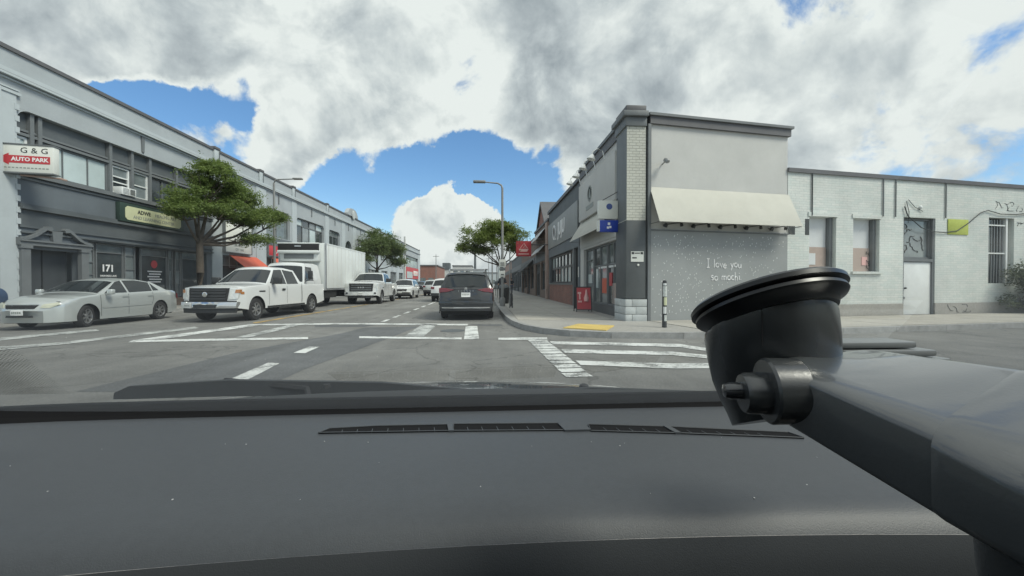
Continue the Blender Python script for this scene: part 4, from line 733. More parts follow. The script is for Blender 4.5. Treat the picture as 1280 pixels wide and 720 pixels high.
# ------------------------------------------------------------------ far end of the street
FAR = [('red brick far building where the grey block ends', -19, -13.9, 118, 140, 6.2, 'red_brick'), ('pale low far building with grey windows behind the waiting traffic', -12, -5, 150, 165, 7.5, 'stucco'), ('long low warehouse closing the street view', -4, 10, 190, 210, 6, 'grey_pale'), ('pale far block with square roof plant', -30, -14, 170, 190, 6.8, 'stucco'), ('pale far house beyond the pavement tree', 3.8, 16, 112, 130, 6.5, 'white_brick'), ('far grey block with a tall chimney', -9, 1, 230, 250, 9, 'grey_wall')]
for lb, xa, xb, ya, yb, h, m_ in FAR:
    t = thing('far_building', lb, 'building', ((xa + xb) / 2, ya, 0)); MB().box(xa, xb, ya, yb, -.05, h).build('wall', m_, t); MB().box(xa - .2, xb + .2, ya - .2, yb, h, h + .35).build('roof_edge', 'coping_dark', t)
    for k in range(int((xb - xa) / 2.2)):
        for z in ([1.0] if h < 7 else [1, 4.2]): MB().box(xa + .5 + k * 2.2, xa + 1.9 + k * 2.2, ya - .06, ya - .003, z, z + 1.8).build('window', 'pane_mid', t)
    if 'plant' in lb: MB().box(-18, -15, 172, 178, h + .35, h + 3).build('roof_plant', 'grey_dark', t)
    if 'chimney' in lb: MB().lathe([(.7, 9.3), (.5, 24)], (-6, 236, 0), n=12).build('chimney', 'grey_dark', t)

# ------------------------------------------------------------------ trees and the bush
def tree(name, label, base, trunk_h, blobs, nleaf, leaf, lm, seed, trunk_r=.16, group='street trees'):
    q = random.Random(seed); t = thing(name, label, 'tree', base, 0, group); B = Vector(base); tk = MB()
    top = B + Vector((q.uniform(-.15, .15), q.uniform(-.15, .15), trunk_h))
    tk.tube([B + Vector((0, 0, -.1)), B + Vector((.03, .02, .25)), B.lerp(top, .5) + Vector((.07, .0, 0)), top], [trunk_r * 1.5, trunk_r * 1.05, trunk_r * .9, trunk_r * .8], 10)
    verts = []; faces = []
    for (x, y, z, rx, ry, rz, wgt) in blobs:
        c = Vector((x, y, z)); m1 = top.lerp(c, .45) + Vector((0, 0, -.12 * (c - top).length + q.uniform(-.1, .2)))
        tk.tube([top - Vector((0, 0, .25)), m1, c + Vector((0, 0, -.25 * rz))], [trunk_r * .5, trunk_r * .3, trunk_r * .12], 6)
        for k in range(6):
            d = Vector((q.gauss(0, 1), q.gauss(0, 1), q.gauss(0, .6))).normalized(); e = c + Vector((d.x * rx * .85, d.y * ry * .85, d.z * rz * .8))
            tk.tube([m1.lerp(c, .5), m1.lerp(e, .6) + Vector((0, 0, .1)), e], [trunk_r * .16, trunk_r * .1, trunk_r * .04], 4)
        n_spray = int(nleaf * wgt / 14)
        for k in range(n_spray):
            d = Vector((q.gauss(0, 1), q.gauss(0, 1), q.gauss(0, 1))).normalized(); rr = q.random() ** .42 * (1 + .5 * mnoise.noise(d * 2.3 + Vector((seed, z, x))))
            s = c + Vector((d.x * rx * rr, d.y * ry * rr, d.z * rz * rr * (1.1 if d.z > 0 else .75)))
            if mnoise.noise(s * 1.15 + Vector((seed, 0, 0))) < .04: continue          # gaps between the sprays
            ax = Vector((d.x + q.gauss(0, .5), d.y + q.gauss(0, .5), q.gauss(-.15, .35))).normalized()
            for j in range(14):                                                        # leaflets along a drooping spray
                p = s + ax * (j - 6) * leaf * .42 + Vector((q.gauss(0, leaf * .5), q.gauss(0, leaf * .5), q.gauss(0, leaf * .35)))
                u = Vector((q.gauss(0, 1), q.gauss(0, 1), q.gauss(0, .6))).normalized(); v = u.cross(Vector((q.gauss(0, .7), q.gauss(0, .7), 1))).normalized(); l = leaf * q.uniform(.6, 1.15); o = len(verts)
                verts += [p - u * l * .55, p + v * l * .28, p + u * l * .55, p - v * l * .28]; faces.append((o, o + 1, o + 2, o + 3))
    tk.build('trunk', 'bark', t)
    me = bpy.data.meshes.new('crown'); iv = INV[t.name]; me.from_pydata([tuple(iv @ p) for p in verts], [], faces); me.materials.append(MATS[lm]); cr = bpy.data.objects.new('crown', me); COL.objects.link(cr); cr.parent = t
    return t
tree('street_tree', 'leafy street tree with layered crown in front of the learning center sign', (-14.5, 21.6, .13), 3.4,
     [(-14.2, 22.4, 6.7, 1.2, 1.3, .8, .9), (-14.0, 20.9, 5.3, 1.3, 1.0, .55, .8), (-14.0, 24.0, 6.1, 1.2, 1.4, .6, .8), (-13.6, 24.6, 5.0, 1.2, 1.3, .5, .7), (-14.8, 21.6, 5.7, 1.1, 1.1, .6, .6), (-13.6, 26.6, 5.5, 1.0, 1.5, .36, .65), (-14.1, 19.9, 4.75, .9, .7, .36, .4), (-13.8, 22.6, 5.2, 1.2, 1.2, .6, .7), (-13.4, 24.2, 3.8, 1.1, 1.2, .33, .45), (-14.3, 22.6, 7.4, .7, .8, .35, .35), (-13.6, 28.2, 5.6, .6, .9, .25, .25)], 19000, .115, 'leaf_a', 5, .19)
tree('street_tree', 'rounded dense street tree beside the white box truck and pale pole', (-14, 54, .13), 3.2,
     [(-14, 54, 6.9, 2.2, 2.3, 1.2, 1.2), (-13.6, 51.6, 5.6, 1.9, 2, 1.2, 1), (-12.8, 55.5, 5.3, 2.1, 2.2, 1.2, 1), (-12, 53.3, 5.9, 1.8, 1.7, 1.0, .8), (-14.6, 56.5, 6.0, 1.8, 2, 1.1, .8), (-11.8, 55, 4.2, 1.4, 1.5, .8, .5), (-14.6, 50.4, 4.6, 1.4, 1.3, .8, .5)], 14000, .19, 'leaf_b', 8, .2)
tree('street_tree', 'spreading street tree with open lower branches near the lamp post on the kerb', (1.15, 30, .13), 2.7,
     [(.6, 30, 5.3, 1.3, 1.5, .65, 1), (-.7, 29.7, 4.7, 1.25, 1.3, .6, 1), (1.9, 30.4, 4.8, 1.2, 1.4, .7, 1), (-1.5, 30.2, 3.9, .8, .9, .4, .5), (.4, 29, 4.4, 1.2, 1.1, .5, .7), (2.5, 30.5, 4.0, .9, 1, .5, .6), (1.3, 31, 5.6, 1, 1, .45, .6), (-.2, 30.6, 3.75, .9, .9, .3, .3)], 15000, .12, 'leaf_c', 12, .13)
bx, by = SP(16.3, .55)
tree('wall_bush', 'sparse grey green bush growing against the white brick wall below the barred window', (bx, by, .13), .5,
     [(bx - .5, by, 1.55, .6, .45, .5, .8), (bx + .4, by - .1, 1.15, .8, .5, .5, 1), (bx + 1.0, by, 1.7, .6, .5, .5, .8), (bx - .9, by - .05, .75, .5, .4, .4, .4), (bx + .2, by, .5, 1.0, .5, .35, .9), (bx + 1.7, by, .9, .8, .5, .6, .8)], 4200, .085, 'leaf_bush', 21, .05, None)

# ------------------------------------------------------------------ poles, lamps, signs, bicycle, bins
def street_lamp(label, x, y, h, dx, rad):
    t = thing('street_lamp', label, 'street lamp', (x, y, .13), 0, 'street lamps')
    s = 1 if dx > 0 else -1
    MB().tube([(x, y, .13), (x, y, h - .25), (x + s * .05, y, h - .1), (x + s * .22, y, h), (x + dx, y, h + .05)], [rad, rad * .75, rad * .6, rad * .5, rad * .4], 10).build('pole', 'pole_grey', t)
    MB().lathe([(rad * 1.9, .13), (rad * 1.9, .5), (rad * 1.1, .6)], (x, y, 0), n=12).build('base', 'pole_grey', t)
    MB(Matrix.Translation((x + dx, y, h + .05))).bbox(min(0, s * .62), max(0, s * .62), -.13, .13, -.04, .07, .03).build('lamp_head', 'pole_grey', t)
street_lamp('tall grey street lamp with its arm over the road beside the dark minivan', .85, 20.7, 6.35, -.85, .075)
street_lamp('grey street lamp rising behind the leafy tree by the grey block', -14.25, 28.6, 8.3, 1.25, .09)
pp = thing('utility_pole', 'pale wooden utility pole near the far end of the grey block', 'pole', (-14, 72, .13)); MB().tube([(-14, 72, .1), (-14, 72, 9.4)], [.2, .15], 10).build('post', 'pole_pale', pp); MB().box(-14.25, -13.75, 71.8, 72.2, 6.2, 6.9).build('fuse_box', 'grey_metal', pp)
for i, (x, y, h) in enumerate(((1.0, 62, 7), (-13.2, 110, 9), (2.6, 95, 8), (.9, 120, 9))):
    t = thing('utility_pole', ['thin dark pole on the pavement beyond the tree', 'far pole beyond the end of the grey block', 'far thin pole near the low shops', 'farthest thin pole beside the street'][i], 'pole', (x, y, .1)); MB().tube([(x, y, .1), (x, y, h)], [.11, .08], 8).build('post', 'pole_grey', t); MB().box(x - .8, x + .8, y - .05, y + .05, h - .6, h - .48).build('crossarm', 'pole_grey', t)
def sign_post(label, x, y, h, plates):
    t = thing('sign_post', label, 'sign post', (x, y, .13)); MB().tube([(x, y, .13), (x, y, h)], .028, 8).build('post', 'grey_metal', t)
    for (a, b, c, d, m_) in plates: MB().bbox(x + a, x + b, y - .045, y - .03, c, d, .004).build('sign_plate', m_, t)
sign_post('thin parking sign post with a bicycle leaning on it', 1.12, 18.9, 2.9, [])
pk = thing('parking_sign', 'white parking signs strapped to the street lamp pole', 'sign', (.85, 20.6, 2.3))
for z0, z1, m_, w in ((2.12, 2.5, 'sign_white', .17), (1.95, 2.08, 'grey_trim', .15), (1.62, 1.92, 'sign_white', .13)): MB().bbox(.85 - w, .85 + w, 20.57, 20.6, z0, z1, .004).build('sign_plate', m_, pk)
MB().box(.75, .95, 20.56, 20.575, 2.3, 2.34).box(.75, .95, 20.56, 20.575, 2.2, 2.24).box(.78, .92, 20.56, 20.575, 1.72, 1.76).build('print', 'ink', pk)
bk = thing('bicycle', 'dark bicycle locked upright to the thin sign post', 'bicycle', (1.2, 19.2, .14))
BX = 1.24
def bwheel(y):
    m_ = MB(); m_.tube([(BX, y + .33 * math.cos(a), .47 + .33 * math.sin(a)) for a in np.linspace(0, 2 * math.pi, 25)], .017, 6); return m_
for y in (19.05, 20.08):
    w = bwheel(y).build('wheel', 'tyre', bk); s = MB()
    for k in range(8): s.tube([(BX, y, .47), (BX, y + .32 * math.cos(k * math.pi / 4), .47 + .32 * math.sin(k * math.pi / 4))], .004, 4)
    s.build('spokes', 'grey_metal', w)
MB().tube([(BX, 19.05, .47), (BX, 19.2, 1.05)], .016, 6).tube([(BX, 19.2, .95), (BX, 19.75, .98)], .017, 6).tube([(BX, 19.22, .88), (BX, 19.6, .45)], .018, 6).tube([(BX, 19.6, .45), (BX, 19.78, 1.08)], .016, 6).tube([(BX, 19.6, .45), (BX, 20.08, .47), (BX, 19.75, .96)], .012, 6).build('frame', 'black_metal', bk)
MB().tube([(BX - .27, 19.12, 1.1), (BX, 19.2, 1.08), (BX + .27, 19.12, 1.1)], .013, 6).build('handlebar', 'black_metal', bk); MB().bbox(BX - .07, BX + .07, 19.7, 19.95, 1.07, 1.12, .02).build('saddle', 'black_metal', bk)
tb = thing('litter_bin', 'black litter bin on the kerb near the street lamp', 'litter bin', (1.05, 23.2, .14)); MB(Matrix.Translation((1.05, 23.2, 0))).lathe([(.24, .14), (.27, .2), (.3, .95), (.31, 1.0), (.26, 1.02)], n=16).build('drum', 'black_metal', tb); MB(Matrix.Translation((1.05, 23.2, 0))).lathe([(.32, 1.02), (.3, 1.12), (.15, 1.25), (.14, 1.22)], n=16).build('lid', 'grey_dark', tb)
for i, (x, y) in enumerate(((.95, 26.2), (.95, 33), (.95, 39))):
    t = thing('parking_meter', ['parking meter on the kerb past the litter bin', 'second parking meter beyond the pavement tree', 'farthest parking meter along the kerb'][i], 'parking meter', (x, y, .14), 0, 'parking meters along the kerb'); MB().tube([(x, y, .14), (x, y, 1.15)], .03, 8).build('post', 'pole_grey', t); MB(Matrix.Translation((x, y, 0))).lathe([(.06, 1.12), (.1, 1.2), (.1, 1.4), (.06, 1.48)], n=12).build('meter_head', 'grey_dark', t)
mb_ = thing('mailbox', 'dark blue rounded mailbox with white graffiti beside the silver sedan', 'mailbox', (-15.0, 13.3, .13)); MT = Matrix.Translation((-15.0, 13.3, 0)) @ Matrix.Rotation(R(20), 4, 'Z')
arc = [(.3 * math.cos(a), .88 + .3 * math.sin(a)) for a in np.linspace(0, math.pi, 11)]
MB(MT @ frame((0, .28, 0), (1, 0, 0), (0, 0, 1))).prism([(.3, .3)] + arc + [(-.3, .3)], 0, .56).build('body', 'mail_blue', mb_)
for sx in (-1, 1):
    for sy in (-1, 1): MB(MT).box(sx * .25 - .03, sx * .25 + .03, sy * .22 - .03, sy * .22 + .03, .13, .3).build('leg', 'mail_blue', mb_)
gf = MB(MT @ frame((-.0, -.285, 0), (1, 0, 0), (0, 0, 1))); scrawl(gf, -.26, .2, .45, 1.05, 9, .0, .016); tag(gf.build('graffiti', 'ink_white', mb_), kind='stuff'); MB(MT @ frame((0, -.282, 0), (1, 0, 0), (0, 0, 1))).box(-.2, .1, .36, .42, 0, .006).build('sticker', 'ink_white', mb_)

# ------------------------------------------------------------------ vehicles
def interp(P, y):
    P = sorted(P)
    if y <= P[0][0]: return P[0][1]
    for (a, b), (c, d) in zip(P, P[1:]):
        if y <= c: return b + (d - b) * ((y - a) / (c - a) if c > a else 1)
    return P[-1][1]
class Car:
    """Body lofted along its length; front is +y in its own frame."""
    def __init__(s, L, W, top, belt, axles, r, sill=.24, tumble=.42, bow_f=.25, bow_r=.12, plan=None, arch=None, rise_f=.12, rise_r=.16, crown=.06):
        s.L, s.W, s.top, s.belt, s.ax, s.r, s.sill, s.tum, s.bf, s.br, s.crown = L, W, top, belt, axles, r, sill, tumble, bow_f, bow_r, crown
        s.plan = plan or [(-L / 2, .93), (-L / 2 + .5, .99), (0, 1), (L / 2 - .8, .985), (L / 2, .90)]; s.arch = arch or r * 1.16; s.rf, s.rr = rise_f, rise_r
    def bot(s, y):
        h = s.L / 2; z = s.sill + s.rf * max(0, (y - (h - .6)) / .6) + s.rr * max(0, (-y - (h - .6)) / .6)
        for a in s.ax:
            d = s.arch ** 2 - (y - a) ** 2
            if d > 0: z = max(z, s.r + math.sqrt(d))
        return z
    def zt(s, y): return interp(s.top, y)
    def zb(s, y): return min(interp(s.belt, y), s.zt(y) - .03)
    def hw(s, y): return s.W * interp(s.plan, y)
    def sx(s, y, z):
        zb = s.zb(y); x = s.hw(y)
        t = (z - .62 * zb) / zb; x *= 1 - .11 * t * t
        if z > zb: x -= s.tum * (z - zb)
        return x
    def warp(s, p):
        x, y, z = p; q = (x / s.W) ** 2; h = s.L / 2
        f = max(0., (y - (h - 1.3)) / 1.3); g = max(0., (-y - (h - 1.2)) / 1.2)
        return Vector((x, y - s.bf * q * f * f + s.br * q * g * g, z))
    def topz(s, x, y):
        zt = s.zt(y); ze = s.edge(y); xe = s.sx(y, ze); t = min(1, abs(x) / max(xe, .01)); return zt - (zt - ze) * t ** 2.6
    def edge(s, y):
        zt, zb = s.zt(y), s.zb(y); return max(zb, zt - s.crown) if zt - zb > .08 else zb + (zt - zb) * .3
    def body(s, m, parent, name='body'):
        h = s.L / 2; ys = set(np.linspace(-h, h, 40)) | {p[0] for p in s.top} | {p[0] for p in s.plan}
        for a in s.ax: ys |= {a + s.arch * math.cos(t) for t in np.linspace(0, math.pi, 17)} | {a - s.arch - .012, a + s.arch + .012}
        ys = sorted(y for y in ys if -h <= y <= h); rows = []
        for y in ys:
            z0, zb, ze = s.bot(y), s.zb(y), s.edge(y); z0 = min(z0, zb - .02); pts = []
            for k in range(7): z = z0 + (zb - z0) * k / 6; pts.append((s.sx(y, z), z))
            for k in range(1, 5): z = zb + (ze - zb) * k / 4; pts.append((s.sx(y, z), z))
            xe = pts[-1][0]
            for t in (.93, .8, .55, .28, 0): pts.append((xe * t, s.topz(xe * t, y)))
            full = pts + [(-x, z) for x, z in pts[-2::-1]]
            rows.append([s.warp((x, y, z)) for x, z in full])
        b = MB(); b.ring(rows, False, False); n = len(rows[0])
        b.poly(rows[0], [tuple(range(n))]); b.poly(rows[-1], [tuple(range(n))[::-1]])
        o = b.build(name, m, parent, 32)
        u = MB(); u.box(-s.W * .80, s.W * .80, -h + .35, h - .35, s.sill - .03, s.zb(0) * .82); u.build('underbody', 'under', parent)
        return o
    def side(s, pts, name, m, parent, off=.006, both=True):
        for sg_ in ((1, -1) if both else (both,)):
            c = (sum(p[0] for p in pts) / len(pts), sum(p[1] for p in pts) / len(pts)); fine = []
            for (a, b) in zip(pts, pts[1:] + pts[:1]):
                for k in range(4): fine.append((a[0] + (b[0] - a[0]) * k / 4, a[1] + (b[1] - a[1]) * k / 4))
            f = lambda y, z: s.warp((sg_ * (s.sx(y, z) + off), y, z)); n = len(fine)
            rows = [[f(c[0] + (y - c[0]) * t, c[1] + (z - c[1]) * t) for y, z in fine] for t in (1, .66, .33)]
            b = MB(); b.ring(rows, True, False); b.poly([f(*c)] + rows[-1], [(0, 1 + i, 1 + (i + 1) % n) for i in range(n)], True); b.build(name, m, parent, 60)
    def strip(s, line, w, name, m, parent, off=.004):
        """a thin line on both flanks (door gaps, mouldings)"""
        for sg_ in (1, -1):
            b = MB()
            for (y0, z0), (y1, z1) in zip(line, line[1:]):
                d = Vector((y1 - y0, z1 - z0)).normalized(); nx, nz = -d.y * w / 2, d.x * w / 2; n = 6; A = [];
                for k in range(n + 1):
                    y, z = y0 + (y1 - y0) * k / n, z0 + (z1 - z0) * k / n; A.append([s.warp((sg_ * (s.sx(y + e * nx, z + e * nz) + off), y + e * nx, z + e * nz)) for e in (-1, 1)])
                b.ring(A, False, False, False)
            b.build(name, m, parent)
    def topskin(s, y0, y1, f0, f1, name, m, parent, off=.006, x0=-1, x1=1):
        """panel on the upper surface between stations y0..y1, reaching the fractions f0..f1 of the half width"""
        rows = []
        for k in range(9):
            y = y0 + (y1 - y0) * k / 8; f = f0 + (f1 - f0) * k / 8; xe = s.sx(y, s.edge(y)) * f; r = []
            for j in range(13):
                x = xe * (x0 + (x1 - x0) * j / 12); z = s.topz(x, y); e = .02; sl = (s.zt(y + e) - s.zt(y - e)) / (2 * e); nn = Vector((0, -sl, 1)).normalized(); r.append(s.warp((x, y, z)) + nn * off)
            rows.append(r)
        return MB().ring(rows, False, False).build(name, m, parent, 60)
    def endy(s, z, front=True):
        """where the centre line meets height z at the nose or the tail"""
        h = s.L / 2
        for k in range(400):
            y = h - k * .01 if front else -h + k * .01
            if s.zt(y) >= z: return y
        return 0
    def face(s, pts, name, m, parent, front=True, off=.01, dep=.05):
        """slab on the nose or tail following its bow; pts are (x, z)"""
        sg_ = 1 if front else -1
        fine = []
        for a, b in zip(pts, pts[1:] + pts[:1]):
            for k in range(4): fine.append((a[0] + (b[0] - a[0]) * k / 4, a[1] + (b[1] - a[1]) * k / 4))
        def f(x, z, o):
            y = s.endy(z, front); return s.warp((x, y, z)) + Vector((0, sg_ * o, 0))
        c = (sum(p[0] for p in pts) / len(pts), sum(p[1] for p in pts) / len(pts)); n = len(fine)
        A = [f(x, z, off) for x, z in fine]; Bk = [f(x, z, off - dep) for x, z in fine]; Mi = [f(c[0] + (x - c[0]) * .5, c[1] + (z - c[1]) * .5, off) for x, z in fine]
        b = MB(); b.ring([Bk, A, Mi], True, False); b.poly([f(*c, off)] + Mi, [(0, 1 + i, 1 + (i + 1) % n) for i in range(n)], True)
        return b.build(name, m, parent, 30)
    def mirror(s, y, z, m, parent, big=1.):
        for sg_ in (1, -1):
            x = sg_ * (s.sx(y, z) + .02); b = MB(Matrix.Translation((x, y, z)))
            b.tube([(0, 0, -.02), (sg_ * .1 * big, -.02, .03)], .025, 6).bbox(sg_ * .06 if sg_ > 0 else -.26 * big, .26 * big if sg_ > 0 else -.06, -.08, .07, -.02, .17 * big, .035); o = b.build('mirror', m, parent, 50)
            MB(Matrix.Translation((x, y, z))).box(sg_ * .09 if sg_ > 0 else -.23 * big, .23 * big if sg_ > 0 else -.09, -.086, -.081, .0, .15 * big).build('mirror_glass', 'pane_grey', o)
WM = {}
def wheels(car, parent, spokes=5, wid=.22, rim='alloy', steer=0., frac=.66, inset=.02):
    key = (car.r, spokes, wid, rim, frac); r = car.r
    if key not in WM:
        t = MB(); w = wid / 2; t.lathe([(r * frac, -w), (r * .9, -w), (r * .97, -w * .8), (r, -w * .55), (r, w * .55), (r * .97, w * .8), (r * .9, w), (r * frac, w)], axis=(1, 0, 0), n=32, caps=False)
        t.lathe([(.01, -w * .5), (r * frac, -w * .6)], axis=(1, 0, 0), n=24, caps=False); ty = t.build('tyre_proto', 'tyre')
        q = MB(); q.lathe([(r * frac, w * .96), (r * frac, w * .9), (r * (frac - .06), w * .86), (r * (frac - .08), w * .3)], axis=(1, 0, 0), n=28, caps=False); q.lathe([(.03, w * .85), (.075, w * .8), (.08, w * .3)], axis=(1, 0, 0), n=14)
        q.lathe([(.005, w * .86), (.03, w * .85)], axis=(1, 0, 0), n=14, caps=False)
        for k in range(spokes):
            a = 2 * math.pi * k / spokes; ca, sa = math.cos(a), math.sin(a); hwid = r * .95 / spokes * .55
            P = []
            for rr, ww, xx in ((.05, hwid * .9, w * .78), (r * (frac - .05), hwid * 1.15, w * .82)):
                for s_ in (-1, 1): P.append((xx, rr * ca - s_ * ww * sa, rr * sa + s_ * ww * ca))
            Q = [(x - .05, y, z) for x, y, z in P]; q.poly(P + Q, [(0, 1, 3, 2), (0, 2, 6, 4), (1, 5, 7, 3), (4, 6, 7, 5)])
        rm = q.build('rim_proto', rim); WM[key] = (ty.data, rm.data); bpy.data.objects.remove(ty); bpy.data.objects.remove(rm)
    for a in car.ax:
        for sg_ in (1, -1):
            o = bpy.data.objects.new('wheel', WM[key][0]); COL.objects.link(o); o.parent = parent; o.location = (sg_ * (car.W * .985 - wid / 2 - inset), a, car.r); o.rotation_euler = (0, 0, (0 if sg_ > 0 else math.pi) + (steer if a > 0 else 0))
            q = bpy.data.objects.new('rim', WM[key][1]); COL.objects.link(q); q.parent = o
def plate(car, front, z, parent, w=.3, h=.15, x=0., off=.03):
    o = car.face([(x - w / 2, z - h / 2), (x + w / 2, z - h / 2), (x + w / 2, z + h / 2), (x - w / 2, z + h / 2)], 'number_plate', 'plate', parent, front, off, .02)
    for k in range(5): car.face([(x - w * .38 + k * w * .165, z - h * .2), (x - w * .28 + k * w * .165, z - h * .2), (x - w * .28 + k * w * .165, z + h * .2), (x - w * .38 + k * w * .165, z + h * .2)], 'plate_mark', 'ink_grey', o, front, off + .003, .003)
def mirrored(pts): return [(-x, z) for x, z in pts][::-1]

# silver sedan
def sedan(label, loc, rz, paint='car_silver', detail=True, group=None):
    t = local(thing('sedan', label, 'car', loc, rz, group))
    c = Car(4.8, .9, [(-2.4, .6), (-2.37, .90), (-2.28, 1.04), (-2.1, 1.09), (-1.66, 1.11), (-1.12, 1.38), (-.55, 1.475), (-.1, 1.48), (.25, 1.42), (1.08, 1.02), (1.6, .965), (2.0, .89), (2.22, .80), (2.34, .70), (2.4, .55)], [(-2.4, .92), (-1.7, 1.0), (0, .96), (1.08, .93), (1.7, .86), (2.4, .62)], [1.40, -1.32], .325, .21, .38, .34, .2, [(-2.4, .84), (-1.9, .96), (-1, 1), (.9, 1), (1.6, .985), (2.0, .955), (2.2, .90), (2.32, .82), (2.38, .72), (2.4, .60)], None, .0, .1)
    c.body(paint, t)
    c.topskin(.33, 1.02, .92, .95, 'windshield', 'car_glass', t); c.topskin(-1.62, -1.17, .92, .92, 'rear_window', 'car_glass', t)
    c.side([(.86, .985), (.05, 1.0), (.1, 1.385), (.30, 1.345)], 'side_window', 'car_glass', t); c.side([(-.02, 1.0), (-.95, 1.03), (-.95, 1.33), (-.45, 1.40), (.03, 1.39)], 'side_window', 'car_glass', t); c.side([(-1.0, 1.04), (-1.27, 1.05), (-1.0, 1.31)], 'quarter_window', 'car_glass', t)
    if detail:
        c.strip([(.02, .96), (.02, .3)], .012, 'door_seam', 'seam', t); c.strip([(1.0, .93), (.98, .3)], .012, 'door_seam', 'seam', t); c.strip([(-.95, 1.0), (-.98, .75), (-.9, .55)], .012, 'door_seam', 'seam', t)
        c.strip([(.95, .56), (-.9, .58)], .045, 'side_moulding', paint, t, .014)
        for y in (.15, -.85): c.side([(y - .1, .87), (y + .1, .86), (y + .1, .90), (y - .1, .91)], 'door_handle', paint, t, .028)
    c.mirror(.82, .97, paint, t, .85)
    for sg_ in (0, 1):
        p = [(.47, .62), (.66, .62), (.78, .70), (.72, .765), (.50, .72)]; c.face(p if sg_ == 0 else mirrored(p), 'headlight', 'lamp_yellowed', t, True, .012, .06)
        p = [(.5, .72), (.8, .74), (.8, .92), (.5, .9)]; c.face(p if sg_ == 0 else mirrored(p), 'taillight', 'lamp_red', t, False, .012, .05)
    c.face([(-.36, .60), (.36, .60), (.42, .70), (-.42, .70)], 'grille', 'seam', t, True, .012, .04); c.face([(-.34, .36), (.34, .36), (.32, .42), (-.32, .42)], 'intake', 'car_plastic', t, True, .008, .03)
    c.face([(-.42, .70), (.42, .70), (.43, .72), (-.43, .72)], 'grille_trim', 'chrome', t, True, .02, .03)
    plate(c, True, .50, t); plate(c, False, .78, t); wheels(c, t, 7, .21, 'alloy', R(14) if detail else 0); return t
sedan('silver four door sedan parked by the dark doorway', (-12.63, 14.25, 0), R(180))

